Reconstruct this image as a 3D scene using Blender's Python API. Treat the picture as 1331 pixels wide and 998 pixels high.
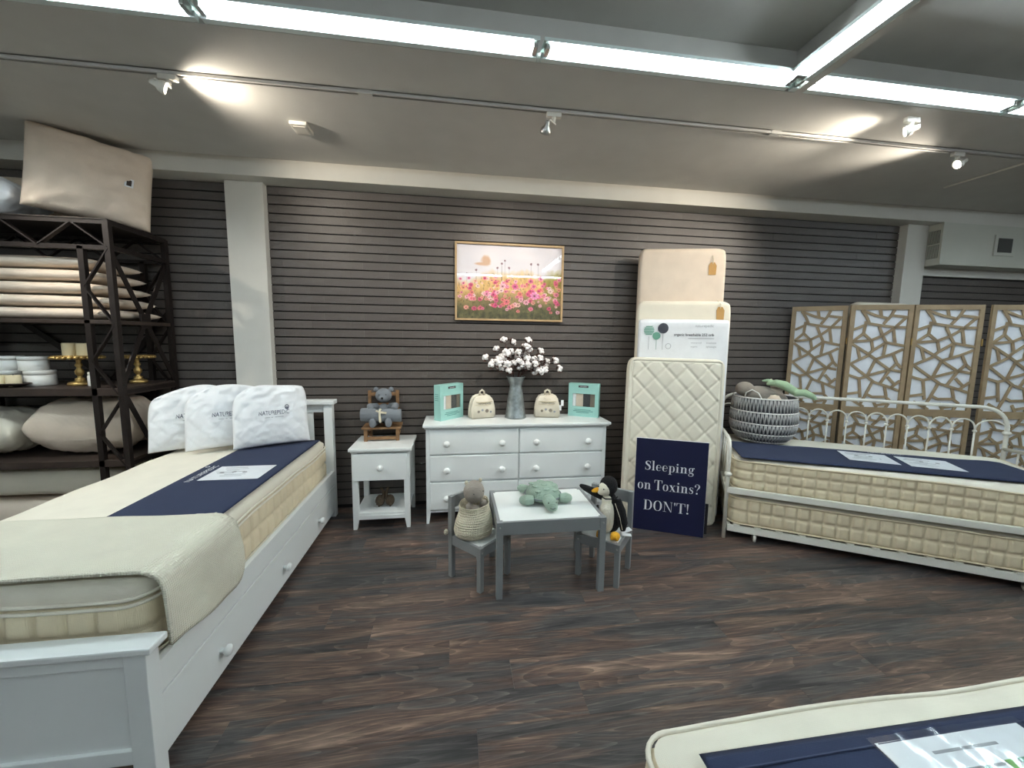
import bpy, bmesh, math, random
from mathutils import Vector, Matrix, noise
PI = math.pi
sc = bpy.context.scene
for o in list(bpy.data.objects): bpy.data.objects.remove(o)
C = sc.collection
rnd = random.Random(7)

# ---------------- camera ----------------
F_PX, YAW, PITCH, ROLL = 513.78, 0.144645, 0.110943, 0.013525
CAM = Vector((0.0, -3.41616, 1.44892))
def camera():
    cy, sy, cp, sp = math.cos(YAW), math.sin(YAW), math.cos(PITCH), math.sin(PITCH)
    f = Vector((sy*cp, cy*cp, -sp)); r = Vector((cy, -sy, 0)); u = r.cross(f)
    c, s = math.cos(ROLL), math.sin(ROLL)
    r2 = c*r + s*u; u2 = -s*r + c*u
    cd = bpy.data.cameras.new('camera'); co = bpy.data.objects.new('camera', cd); C.objects.link(co)
    cd.sensor_fit = 'HORIZONTAL'; cd.sensor_width = 36.0; cd.lens = F_PX/1331*36.0
    cd.clip_start = 0.02; cd.clip_end = 60
    m = Matrix((r2, u2, -f)).transposed().to_4x4(); m.translation = CAM
    co.matrix_world = m; sc.camera = co
camera()

# ---------------- world / exposure ----------------
w = bpy.data.worlds.new('world'); sc.world = w; w.use_nodes = True
w.node_tree.nodes['Background'].inputs[0].default_value = (.75, .78, .8, 1)
w.node_tree.nodes['Background'].inputs[1].default_value = 0.05
vs = sc.view_settings
vs.view_transform = 'Standard'; vs.look = 'None'; vs.gamma = 1; vs.use_curve_mapping = False
vs.exposure = 1.1
TUBE = 26.0        # emission of the fluorescent tubes
SPOT = 1.0         # factor on the track lamps

# ---------------- helpers ----------------
def link(o): C.objects.link(o); return o
def thing(name, label, cat, loc=(0, 0, 0), rz=0.0, group=None):
    o = link(bpy.data.objects.new(name, None)); o.empty_display_size = .05
    o.location = loc; o.rotation_euler = (0, 0, rz)
    return tag(o, label, cat, group)
def tag(o, label=None, cat=None, group=None, kind=None):
    if label: o['label'] = label
    if cat: o['category'] = cat
    if group: o['group'] = group
    if kind: o['kind'] = kind
    return o
def obj(name, bm, mat, parent=None, smooth=False, loc=None, rot=None):
    me = bpy.data.meshes.new(name); bmesh.ops.recalc_face_normals(bm, faces=bm.faces[:])
    bm.to_mesh(me); bm.free()
    return mobj(name, me, mat, parent, smooth, loc, rot)
def mobj(name, me, mat, parent=None, smooth=False, loc=None, rot=None):
    if mat is not None and not me.materials: me.materials.append(MAT[mat])
    if smooth:
        for p in me.polygons: p.use_smooth = True
    o = link(bpy.data.objects.new(name, me))
    if parent is not None: o.parent = parent
    if loc is not None: o.location = loc
    if rot is not None: o.rotation_euler = rot
    return o
def struct(name, bm, mat, smooth=False, parent=None):
    o = obj(name, bm, mat, parent, smooth)
    if parent is None: o['kind'] = 'structure'
    return o
def copy_tree(o, parent=None):
    c = link(o.copy()); c.parent = parent
    for ch in o.children: copy_tree(ch, c)
    return c
B = bmesh.new
def box(bm, x0, y0, z0, x1, y1, z1, bev=0.0, seg=2):
    x0, x1 = min(x0, x1), max(x0, x1); y0, y1 = min(y0, y1), max(y0, y1); z0, z1 = min(z0, z1), max(z0, z1)
    v = [bm.verts.new(p) for p in ((x0,y0,z0),(x1,y0,z0),(x1,y1,z0),(x0,y1,z0),(x0,y0,z1),(x1,y0,z1),(x1,y1,z1),(x0,y1,z1))]
    fs = [bm.faces.new([v[i] for i in q]) for q in ((0,3,2,1),(4,5,6,7),(0,1,5,4),(1,2,6,5),(2,3,7,6),(3,0,4,7))]
    if bev:
        es = list({e for f in fs for e in f.edges})
        bmesh.ops.bevel(bm, geom=es, offset=bev, segments=seg, affect='EDGES', profile=.6)
    return v
def hexa(bm, bot, top):
    v = [bm.verts.new(p) for p in list(bot)+list(top)]
    for q in ((0,3,2,1),(4,5,6,7),(0,1,5,4),(1,2,6,5),(2,3,7,6),(3,0,4,7)): bm.faces.new([v[i] for i in q])
def bar(bm, a, b, wx, wy=None, up=(0, 0, 1)):
    """rectangular bar from a to b"""
    a, b = Vector(a), Vector(b); d = (b-a).normalized(); wy = wx if wy is None else wy
    u = Vector(up)
    if abs(d.dot(u)) > .98: u = Vector((0, 1, 0))
    s = d.cross(u).normalized(); t = s.cross(d).normalized()
    q = lambda p: [p+s*sx*wx/2+t*sy*wy/2 for sx, sy in ((-1,-1),(1,-1),(1,1),(-1,1))]
    hexa(bm, q(a), q(b))
def tube(bm, pts, r, n=8, closed=False):
    pts = [Vector(p) for p in pts]; N = len(pts)
    rs = r if isinstance(r, (list, tuple)) else [r]*N
    rings = []; prev = None
    for i, p in enumerate(pts):
        if closed: t = (pts[(i+1) % N]-pts[i-1]).normalized()
        else: t = (pts[min(i+1, N-1)]-pts[max(i-1, 0)]).normalized()
        if prev is None:
            a = Vector((0, 0, 1)) if abs(t.z) < .9 else Vector((1, 0, 0)); s = t.cross(a).normalized()
        else:
            s = (prev - t*prev.dot(t)).normalized()
        prev = s; u = t.cross(s)
        rings.append([bm.verts.new(p+(s*math.cos(2*PI*k/n)+u*math.sin(2*PI*k/n))*rs[i]) for k in range(n)])
    M = N if closed else N-1
    for i in range(M):
        A, D = rings[i], rings[(i+1) % N]
        for k in range(n): bm.faces.new((A[k], A[(k+1) % n], D[(k+1) % n], D[k]))
    if not closed:
        bm.faces.new(rings[0][::-1]); bm.faces.new(rings[-1])
def lathe(bm, prof, n=24, c=(0, 0, 0), mtx=None):
    rings = []; c = Vector(c)
    f = (lambda p: mtx @ p + c) if mtx else (lambda p: p + c)
    for r, z in prof:
        rings.append([bm.verts.new(f(Vector((max(r, 1e-4)*math.cos(2*PI*k/n), max(r, 1e-4)*math.sin(2*PI*k/n), z)))) for k in range(n)])
    for i in range(len(rings)-1):
        for k in range(n): bm.faces.new((rings[i][k], rings[i][(k+1) % n], rings[i+1][(k+1) % n], rings[i+1][k]))
    bm.faces.new(rings[0][::-1]); bm.faces.new(rings[-1])
def ell(bm, c, s, rot=None, nu=16, nv=10):
    c = Vector(c); R = Matrix.Identity(3) if rot is None else rot
    top = bm.verts.new(c+R@Vector((0,0,s[2]))); bot = bm.verts.new(c+R@Vector((0,0,-s[2])))
    rings = [[bm.verts.new(c+R@Vector((s[0]*math.sin(PI*j/nv)*math.cos(2*PI*k/nu), s[1]*math.sin(PI*j/nv)*math.sin(2*PI*k/nu), s[2]*math.cos(PI*j/nv)))) for k in range(nu)] for j in range(1, nv)]
    for k in range(nu):
        bm.faces.new((top, rings[0][k], rings[0][(k+1) % nu])); bm.faces.new((bot, rings[-1][(k+1) % nu], rings[-1][k]))
    for j in range(nv-2):
        for k in range(nu): bm.faces.new((rings[j][k], rings[j+1][k], rings[j+1][(k+1) % nu], rings[j][(k+1) % nu]))
def rot(x=0, y=0, z=0):
    from mathutils import Euler
    return Euler((x, y, z)).to_matrix()
def blob(name, parts, mat, parent=None, voxel=.006, loc=None):
    """soft continuous body: ellipsoids/tubes fused by a voxel remesh"""
    bm = B()
    for p in parts:
        if p[0] == 'e': ell(bm, p[1], p[2], p[3] if len(p) > 3 else None)
        else: tube(bm, p[1], p[2], 12)
    o = obj(name, bm, mat, parent, True, loc)
    m = o.modifiers.new('fuse', 'REMESH'); m.mode = 'VOXEL'; m.voxel_size = voxel; m.use_smooth_shade = True
    s = o.modifiers.new('soft', 'SMOOTH'); s.factor = .5; s.iterations = 4
    return o
def spaced(n, dense):
    out = []
    for i in range(n+1):
        t = -1+2*i/n
        out.append(math.copysign(1-(1-abs(t))**dense, t))
    return out
def cushion(bm, w, h, t, p=2.0, q=.45, nu=20, nv=20, dense=1.4, pinch=.05, corner=0.0, disp=None):
    """closed cushion in the XZ plane, faces -Y (front) and +Y (back); returns front surface function"""
    def P(u, v, side):
        e = max(0., (1-abs(u)**p)*(1-abs(v)**p))**q
        x = w/2*u*(1-pinch*(1-v*v))*(1-corner*abs(v)**24); z = h/2*v*(1-pinch*(1-u*u))*(1-corner*abs(u)**24)
        d = disp(u, v, side)*min(1, e*2.5) if disp else 0
        return Vector((x, side*(t/2*e+d), z))
    us, vz = spaced(nu, dense), spaced(nv, dense)
    g = {}
    for side in (-1, 1):
        for i, u in enumerate(us):
            for j, v in enumerate(vz):
                edge = i in (0, nu) or j in (0, nv)
                if edge and side == 1: g[side, i, j] = g[-1, i, j]
                else: g[side, i, j] = bm.verts.new(P(u, v, side))
    for side in (-1, 1):
        for i in range(nu):
            for j in range(nv):
                q4 = (g[side,i,j], g[side,i+1,j], g[side,i+1,j+1], g[side,i,j+1])
                if len(set(q4)) == 4:
                    try: bm.faces.new(q4 if side == -1 else q4[::-1])
                    except ValueError: pass
    return lambda u, v: P(u, v, -1)
def wrinkle(seed, amp, sc_=3.0, top=0.0):
    o = Vector((seed*7.3, seed*3.1, seed*1.7))
    def f(u, v, s):
        n = noise.noise(Vector((u*sc_, v*sc_*1.6, s))+o)+.5*noise.noise(Vector((u*sc_*2.3, v*sc_*3, s))+o)
        k = 1+top*max(0, v-.2)*3
        return amp*n*k
    return f
def text_mesh(s, size, align='LEFT', bold=0.0, sp=1.0):
    cu = bpy.data.curves.new('lettering', 'FONT'); cu.body = s; cu.size = size; cu.align_x = align; cu.offset = bold
    cu.resolution_u = 3; cu.space_character = sp
    o = bpy.data.objects.new('lettering', cu); link(o)
    dg = bpy.context.evaluated_depsgraph_get(); dg.update()
    me = bpy.data.meshes.new_from_object(o.evaluated_get(dg)); me.name = 'lettering'
    me.materials.clear()
    bpy.data.objects.remove(o); bpy.data.curves.remove(cu)
    return me

# ---------------- materials ----------------
MAT = {}
def nodes(name):
    m = bpy.data.materials.new(name); m.use_nodes = True; MAT[name] = m
    nt = m.node_tree; return m, nt, nt.nodes['Principled BSDF']
def srgb(c):
    return tuple(((x/255)/12.92 if x/255 <= .04045 else ((x/255+.055)/1.055)**2.4) for x in c)
def mat(name, rgb, rough=.5, metal=0.0, var=0.06, vscale=6.0, bump=0.0, bscale=200.0, coat=0.0, bdist=.002, sheen=0.0, spec=.5):
    m, nt, b = nodes(name); L = nt.links; col = srgb(rgb)
    tc = nt.nodes.new('ShaderNodeTexCoord')
    nz = nt.nodes.new('ShaderNodeTexNoise'); nz.inputs['Scale'].default_value = vscale; nz.inputs['Detail'].default_value = 4
    L.new(tc.outputs['Object'], nz.inputs['Vector'])
    rp = nt.nodes.new('ShaderNodeValToRGB')
    rp.color_ramp.elements[0].position = .3; rp.color_ramp.elements[1].position = .7
    rp.color_ramp.elements[0].color = tuple(c*(1-var) for c in col)+(1,); rp.color_ramp.elements[1].color = tuple(min(1, c*(1+var)) for c in col)+(1,)
    L.new(nz.outputs['Fac'], rp.inputs['Fac']); L.new(rp.outputs['Color'], b.inputs['Base Color'])
    b.inputs['Roughness'].default_value = rough; b.inputs['Metallic'].default_value = metal
    b.inputs['Coat Weight'].default_value = coat; b.inputs['Sheen Weight'].default_value = sheen
    b.inputs['Specular IOR Level'].default_value = spec
    if bump:
        n2 = nt.nodes.new('ShaderNodeTexNoise'); n2.inputs['Scale'].default_value = bscale; n2.inputs['Detail'].default_value = 3
        L.new(tc.outputs['Object'], n2.inputs['Vector'])
        bp = nt.nodes.new('ShaderNodeBump'); bp.inputs['Strength'].default_value = bump; bp.inputs['Distance'].default_value = bdist
        L.new(n2.outputs['Fac'], bp.inputs['Height']); L.new(bp.outputs['Normal'], b.inputs['Normal'])
    return m
def weave(name, rgb, sx=260, sz=260, rough=.9, bump=.5, dist=.0015, var=.05, sheen=.04):
    """woven or knitted cloth: two crossing wave patterns as fine relief"""
    m = mat(name, rgb, rough, var=var, vscale=9, sheen=sheen, spec=.25); nt = m.node_tree; L = nt.links; b = nt.nodes['Principled BSDF']
    tc = nt.nodes.new('ShaderNodeTexCoord'); hs = []
    for ax, s in (('X', sx), ('Z', sz), ('Y', sx)):
        wv = nt.nodes.new('ShaderNodeTexWave'); wv.bands_direction = ax; wv.inputs['Scale'].default_value = s/5; wv.inputs['Distortion'].default_value = .6
        L.new(tc.outputs['Object'], wv.inputs['Vector']); hs.append(wv)
    a = nt.nodes.new('ShaderNodeMath'); a.operation = 'ADD'; L.new(hs[0].outputs['Fac'], a.inputs[0]); L.new(hs[1].outputs['Fac'], a.inputs[1])
    c = nt.nodes.new('ShaderNodeMath'); c.operation = 'ADD'; L.new(a.outputs[0], c.inputs[0]); L.new(hs[2].outputs['Fac'], c.inputs[1])
    bp = nt.nodes.new('ShaderNodeBump'); bp.inputs['Strength'].default_value = bump; bp.inputs['Distance'].default_value = dist
    L.new(c.outputs[0], bp.inputs['Height']); L.new(bp.outputs['Normal'], b.inputs['Normal'])
    return m
def emit(name, rgb, s):
    m, nt, b = nodes(name)
    b.inputs['Base Color'].default_value = (.8, .8, .8, 1)
    b.inputs['Emission Color'].default_value = tuple(rgb)+(1,); b.inputs['Emission Strength'].default_value = s
def planks_mat():
    m, nt, b = nodes('floor_plank'); L = nt.links; N = nt.nodes.new
    tc = N('ShaderNodeTexCoord'); oi = N('ShaderNodeObjectInfo')
    mp = N('ShaderNodeMapping'); mp.inputs['Scale'].default_value = (1.0, 9.0, 1.0)
    ad = N('ShaderNodeVectorMath'); ad.operation = 'ADD'; sc_ = N('ShaderNodeVectorMath'); sc_.operation = 'SCALE'
    cx = N('ShaderNodeCombineXYZ'); L.new(oi.outputs['Random'], cx.inputs[0]); L.new(oi.outputs['Random'], cx.inputs[1]); L.new(oi.outputs['Random'], cx.inputs[2])
    L.new(cx.outputs[0], sc_.inputs[0]); sc_.inputs['Scale'].default_value = 60
    L.new(tc.outputs['Object'], ad.inputs[0]); L.new(sc_.outputs[0], ad.inputs[1]); L.new(ad.outputs[0], mp.inputs['Vector'])
    big = N('ShaderNodeTexNoise'); big.inputs['Scale'].default_value = 1.5; big.inputs['Detail'].default_value = 3; big.inputs['Distortion'].default_value = .8
    L.new(mp.outputs[0], big.inputs['Vector'])
    wv = N('ShaderNodeTexNoise'); wv.inputs['Scale'].default_value = 5; wv.inputs['Detail'].default_value = 8; wv.inputs['Roughness'].default_value = .65; wv.inputs['Distortion'].default_value = 1.6
    mp2 = N('ShaderNodeMapping'); mp2.inputs['Scale'].default_value = (1.0, 16.0, 1.0); L.new(ad.outputs[0], mp2.inputs['Vector']); L.new(mp2.outputs[0], wv.inputs['Vector'])
    ring = N('ShaderNodeTexNoise'); ring.inputs['Scale'].default_value = 1.3; ring.inputs['Detail'].default_value = .8; ring.inputs['Distortion'].default_value = .25
    mp3 = N('ShaderNodeMapping'); mp3.inputs['Scale'].default_value = (.7, 6.0, 1.0); L.new(ad.outputs[0], mp3.inputs['Vector']); L.new(mp3.outputs[0], ring.inputs['Vector'])
    r1 = N('ShaderNodeValToRGB'); e = r1.color_ramp.elements
    e[0].position = .30; e[0].color = srgb((50, 50, 53))+(1,); e[1].position = .72; e[1].color = srgb((132, 113, 101))+(1,)
    k = e.new(.44); k.color = srgb((80, 78, 78))+(1,); k = e.new(.55); k.color = srgb((94, 77, 70))+(1,)
    L.new(big.outputs['Fac'], r1.inputs['Fac'])
    r2 = N('ShaderNodeValToRGB'); e = r2.color_ramp.elements; e[0].position = .33; e[0].color = (.45, .45, .45, 1); e[1].position = .68; e[1].color = (1.3, 1.27, 1.22, 1)
    L.new(wv.outputs['Fac'], r2.inputs['Fac'])
    mx = N('ShaderNodeMix'); mx.data_type = 'RGBA'; mx.blend_type = 'MULTIPLY'; mx.inputs[0].default_value = 1
    L.new(r1.outputs[0], mx.inputs[6]); L.new(r2.outputs[0], mx.inputs[7])
    r3 = N('ShaderNodeValToRGB'); e = r3.color_ramp.elements; e[0].position = .0; e[0].color = (2.0, 1.95, 1.85, 1); e[1].position = 1; e[1].color = (.74, .74, .76, 1); k = e.new(.30); k.color = (1.0, 1.0, 1.0, 1)
    mu = N('ShaderNodeMath'); mu.operation = 'MULTIPLY'; mu.inputs[1].default_value = 17; fc = N('ShaderNodeMath'); fc.operation = 'FRACT'
    L.new(ring.outputs['Fac'], mu.inputs[0]); L.new(mu.outputs[0], fc.inputs[0]); L.new(fc.outputs[0], r3.inputs['Fac'])
    mx2 = N('ShaderNodeMix'); mx2.data_type = 'RGBA'; mx2.blend_type = 'MULTIPLY'; mx2.inputs[0].default_value = .62
    L.new(mx.outputs[2], mx2.inputs[6]); L.new(r3.outputs[0], mx2.inputs[7])
    hv = N('ShaderNodeHueSaturation'); mr = N('ShaderNodeMapRange'); mr.inputs[3].default_value = .85; mr.inputs[4].default_value = 1.15
    L.new(oi.outputs['Random'], mr.inputs[0]); L.new(mr.outputs[0], hv.inputs['Value']); L.new(mx2.outputs[2], hv.inputs['Color'])
    L.new(hv.outputs[0], b.inputs['Base Color']); b.inputs['Roughness'].default_value = .38
    bp = N('ShaderNodeBump'); bp.inputs['Strength'].default_value = .25; bp.inputs['Distance'].default_value = .001
    L.new(wv.outputs['Fac'], bp.inputs['Height']); L.new(bp.outputs[0], b.inputs['Normal'])
def brick_mat():
    m = mat('brick_paint', (88, 82, 78), .42, var=.08, vscale=5, bump=.55, bscale=70, bdist=.004)
    nt = m.node_tree; b = nt.nodes['Principled BSDF']; L = nt.links
    oi = nt.nodes.new('ShaderNodeObjectInfo'); hv = nt.nodes.new('ShaderNodeHueSaturation'); mr = nt.nodes.new('ShaderNodeMapRange')
    mr.inputs[3].default_value = .97; mr.inputs[4].default_value = 1.03
    src = b.inputs['Base Color'].links[0].from_socket
    L.new(oi.outputs['Random'], mr.inputs[0]); L.new(mr.outputs[0], hv.inputs['Value']); L.new(src, hv.inputs['Color']); L.new(hv.outputs[0], b.inputs['Base Color'])
def vcol_mat(name, rough=.6):
    m, nt, b = nodes(name); a = nt.nodes.new('ShaderNodeVertexColor'); a.layer_name = 'print'
    nt.links.new(a.outputs['Color'], b.inputs['Base Color']); b.inputs['Roughness'].default_value = rough
def pane_mat(name, tint=(1, 1, 1), rough=.02):
    m, nt, b = nodes(name); N = nt.nodes.new; L = nt.links; out = nt.nodes['Material Output']
    t = N('ShaderNodeBsdfTransparent'); t.inputs[0].default_value = tuple(tint)+(1,); g = N('ShaderNodeBsdfGlossy'); g.inputs['Roughness'].default_value = rough
    lw = N('ShaderNodeLayerWeight'); pw = N('ShaderNodeMath'); pw.operation = 'POWER'; pw.inputs[1].default_value = 4
    ma = N('ShaderNodeMath'); ma.operation = 'MULTIPLY_ADD'; ma.inputs[1].default_value = .9; ma.inputs[2].default_value = .04; mx = N('ShaderNodeMixShader')
    L.new(lw.outputs['Facing'], pw.inputs[0]); L.new(pw.outputs[0], ma.inputs[0]); L.new(ma.outputs[0], mx.inputs[0]); L.new(t.outputs[0], mx.inputs[1]); L.new(g.outputs[0], mx.inputs[2]); L.new(mx.outputs[0], out.inputs[0])
planks_mat(); brick_mat(); vcol_mat('flower_print'); pane_mat('glass_pane'); pane_mat('clear_film', (.97, .98, .98), .08)
mat('mortar', (26, 24, 23), .9, bump=.4)
mat('wall_paint', (212, 209, 200), .6, var=.02, bump=.12, bscale=60)
mat('ceiling_paint', (202, 200, 194), .8, var=.03, bump=.25, bscale=120)
mat('duct_paint', (196, 196, 184), .6, var=.02)
mat('white_paint', (232, 236, 235), .32, var=.015, vscale=3)
mat('grey_paint', (134, 137, 138), .45, var=.04)
mat('white_laminate', (236, 240, 238), .22, var=.01)
mat('dark_metal', (36, 28, 25), .5, metal=.35, var=.2, vscale=18, bump=.2, bscale=90)
mat('dark_wood', (54, 42, 35), .6, var=.25, vscale=14, bump=.3, bscale=60)
mat('oak_frame', (176, 148, 108), .5, var=.1, vscale=12)
mat('screen_wood', (158, 137, 107), .55, var=.12, vscale=16, bump=.15, bscale=80)
mat('rustic_wood', (134, 102, 70), .7, var=.25, vscale=25, bump=.3, bscale=90)
weave('linen', (238, 242, 248), 500, 500, bump=.35, dist=.001, var=.05)
weave('cream_fabric', (226, 218, 200), 420, 420, bump=.25, dist=.001, var=.03)
weave('natural_cotton', (220, 204, 186), 380, 380, bump=.3, dist=.001, var=.05)
weave('beige_quilt', (226, 212, 182), 420, 420, bump=.3, dist=.001, var=.06)
weave('mattress_top', (234, 228, 212), 420, 420, bump=.25, dist=.001, var=.03)
weave('greenish_cream', (226, 220, 203), 420, 420, bump=.25, dist=.001, var=.04)
weave('white_cotton', (240, 242, 244), 420, 420, bump=.2, dist=.001, var=.02)
weave('navy_fabric', (44, 53, 79), 600, 600, bump=.35, dist=.001, var=.06)
weave('blanket_knit', (226, 222, 204), 190, 190, bump=.6, dist=.003, var=.03)
weave('knit_cream', (228, 220, 196), 230, 230, bump=.8, dist=.003, var=.05)
weave('knit_grey', (124, 130, 136), 300, 300, bump=.5, dist=.002, var=.06)
weave('knit_taupe', (160, 152, 142), 300, 300, bump=.5, dist=.002, var=.05)
weave('plush_green', (158, 180, 164), 260, 260, bump=.6, dist=.003, var=.10)
weave('pale_green_knit', (178, 206, 170), 260, 260, bump=.6, dist=.003, var=.12)
weave('plush_black', (26, 26, 28), 260, 260, bump=.6, dist=.003, var=.15)
weave('plush_white', (236, 230, 212), 260, 260, bump=.5, dist=.003, var=.03)
weave('plush_yellow', (226, 164, 44), 260, 260, bump=.5, dist=.003, var=.1)
mat('sign_navy', (13, 19, 58), .5, var=.05)
mat('print_white', (238, 240, 242), .6, var=.01)
mat('print_navy', (44, 54, 84), .6, var=.02)
mat('print_grey', (150, 152, 156), .6, var=.02)
mat('print_charcoal', (56, 58, 68), .6, var=.1, vscale=200)
mat('print_green', (104, 158, 136), .6, var=.05)
mat('print_leaf', (120, 178, 92), .6, var=.05)
mat('paper', (226, 230, 234), .5, var=.03, vscale=20)
mat('plastic_wrap', (228, 230, 232), .25, var=.03, vscale=12, bump=.3, bscale=18, bdist=.006)
mat('kraft', (178, 136, 76), .7, var=.1)
mat('string', (200, 190, 165), .8)
mat('teal_card', (156, 205, 197), .45, var=.03)
mat('teal_dark', (70, 130, 122), .5)
mat('charcoal', (70, 72, 74), .8, var=.1)
mat('taupe', (128, 120, 108), .8, var=.1)
mat('black', (16, 16, 17), .55)
mat('galvanised', (138, 146, 148), .42, metal=.75, var=.28, vscale=28, bump=.15, bscale=40)
mat('cotton_boll', (244, 240, 238), .95, var=.03, bump=.5, bscale=90, sheen=.3)
mat('husk', (86, 58, 50), .8, var=.2)
mat('bark', (70, 46, 40), .8, var=.2)
mat('gold', (188, 158, 100), .4, metal=.85, var=.1, vscale=30)
mat('candle', (238, 222, 184), .5, var=.03)
mat('ceramic_white', (228, 227, 222), .4, var=.04)
mat('white_metal', (232, 230, 220), .35, var=.02)
mat('steel', (176, 176, 172), .3, metal=.9)
mat('basket_grey', (176, 176, 174), .8, var=.1, vscale=40, bump=.3, bscale=200)
mat('basket_white', (236, 234, 228), .7, var=.04)
mat('basket_dark', (96, 98, 102), .9, var=.2)
mat('lamp_white', (226, 222, 212), .35, var=.02)
mat('batten_white', (222, 234, 230), .35, var=.02)
mat('vent_dark', (70, 70, 66), .7)
mat('brown_carving', (78, 64, 48), .7, var=.35, vscale=40, bump=.6, bscale=60)
mat('khaki_band', (196, 184, 150), .8, var=.05)
emit('tube_glow', (.84, .96, 1.04), TUBE)
emit('lamp_glow', (1.0, .93, .8), 14.0)
# ---------------- the setting ----------------
ZC, ZH, YL, ZS = 2.725, 2.92, -1.468, 2.60     # low ceiling, coffer ceiling, light line, beam soffit
XA, XB, YF = -4.6, 8.0, -8.0
def project(p):
    cy, sy, cp, sp = math.cos(YAW), math.sin(YAW), math.cos(PITCH), math.sin(PITCH)
    f = Vector((sy*cp, cy*cp, -sp)); r = Vector((cy, -sy, 0)); u = r.cross(f)
    c, s = math.cos(ROLL), math.sin(ROLL); r, u = c*r+s*u, -s*r+c*u
    v = Vector(p)-CAM; z = v.dot(f)
    return (665.5+F_PX*v.dot(r)/z, 499-F_PX*v.dot(u)/z) if z > .05 else (-9999, -9999)

def setting():
    bm = B(); box(bm, XA, YF, -.12, XB, .15, -.012); floor = struct('floor', bm, 'mortar')
    # floor planks, 152 mm rows along the wall, joints staggered as seen
    J = {-.87: -.119, -1.022: .12, -1.174: .434, -1.326: -.648, -1.478: -.41, -1.63: -.028, -1.782: .244, -1.934: .52}
    PW, PL = .152, 1.365
    bm = B(); box(bm, 0, -PW+.0008, -.012, PL-.0008, 0, 0); me = bpy.data.meshes.new('plank'); bmesh.ops.recalc_face_normals(bm, faces=bm.faces[:]); bm.to_mesh(me); bm.free(); me.materials.append(MAT['floor_plank'])
    rest = B()
    k0 = -.87+PW*6
    for i in range(60):
        y = k0-i*PW
        if y < YF: break
        key = min(J, key=lambda t: abs(t-y)); j = J[key] if abs(key-y) < .01 else rnd.uniform(0, PL)
        x = j-PL*5
        while x < XB:
            if y <= .03 and y > -3.0 and x+PL > -1.3 and x < 4.6: mobj('plank', me, None, floor, loc=(x, y, 0))
            elif x+PL > XA: box(rest, max(x, XA), y-PW+.0008, -.012, min(x+PL-.0008, XB), min(y, .1), 0)
            x += PL
    tag(obj('plank_field', rest, 'floor_plank', floor), kind='stuff')
    # back wall of painted bricks with raked bed joints
    bm = B(); box(bm, XA, .009, 0, XB, .2, 2.95); wall = struct('wall_back', bm, 'mortar')
    CH, BL, G = .0677, .305, .0100
    bm = B(); box(bm, 0, 0, 0, BL-.0006, .012, CH-G); me = bpy.data.meshes.new('brick'); bmesh.ops.recalc_face_normals(bm, faces=bm.faces[:]); bm.to_mesh(me); bm.free(); me.materials.append(MAT['brick_paint'])
    cand = []; rest = B()
    for n in range(1, 39):
        z = ZS-n*CH; ph = -1.038 if n % 2 else -1.143
        x = ph-BL*12
        while x < XB:
            if x > XA: cand.append((x, z))
            x += BL
    def score(c):
        p = Vector((c[0]+BL/2, 0, c[1]+CH/2)); x, y = project(p)
        vis = 200 < x < 1331 and 225 < y < 665
        for a, b_, c0, d in ((290, 235, 356, 520), (548, 540, 796, 690), (814, 315, 952, 700), (591, 313, 733, 418), (200, 508, 434, 690), (452, 560, 540, 690), (1018, 396, 1331, 700), (1158, 290, 1200, 400), (1200, 280, 1331, 355)):
            if a < x < c0 and b_ < y < d: vis = False
        return (0 if vis else 100)+(p-CAM).length
    cand.sort(key=score)
    r2 = random.Random(3)
    for i, (x, z) in enumerate(cand):
        dy = r2.uniform(-.0005, .0005)
        if i < 300: mobj('brick', me, None, wall, loc=(x, dy, z+G/2))
        else: box(rest, x, dy, z+G/2, x+BL-.0006, .012+dy, z+CH-G/2)
    tag(obj('brick_field', rest, 'brick_paint', wall), kind='stuff')
    # pillars, beam, ceiling with coffers
    bm = B(); box(bm, -1.690, -.065, 0, -1.425, .01, ZS, .003); struct('trim_1', bm, 'wall_paint')
    bm = B(); box(bm, 4.292, -.075, 0, 4.53, .01, ZS, .003); struct('trim_2', bm, 'wall_paint')
    bm = B(); box(bm, XA, -.18, ZS, XB, .01, ZC, .003); struct('trim_3', bm, 'wall_paint')
    bm = B(); box(bm, XA, YL, ZC, XB, .2, ZH+.1); box(bm, XA, YF, ZH, XB, YL, ZH+.1); struct('ceiling', bm, 'ceiling_paint')
    n = 4
    for x in (1.72, -2.75, 6.2):
        bm = B(); box(bm, x, YF, ZC, x+.045, YL, ZH+.01); struct('trim_%d' % n, bm, 'ceiling_paint'); n += 1
    bm = B(); box(bm, XA, -4.95, ZC, XB, -4.9, ZH+.01); struct('trim_%d' % n, bm, 'ceiling_paint'); n += 1
    for nm, a in (('wall_left', (XA-.1, YF, 0, XA, .2, 2.95)), ('wall_right', (XB, YF, 0, XB+.1, .2, 2.95)), ('wall_front', (XA, YF-.1, 0, XB, YF, 2.95))):
        bm = B(); box(bm, *a); struct(nm, bm, 'wall_paint')
setting()

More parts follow.
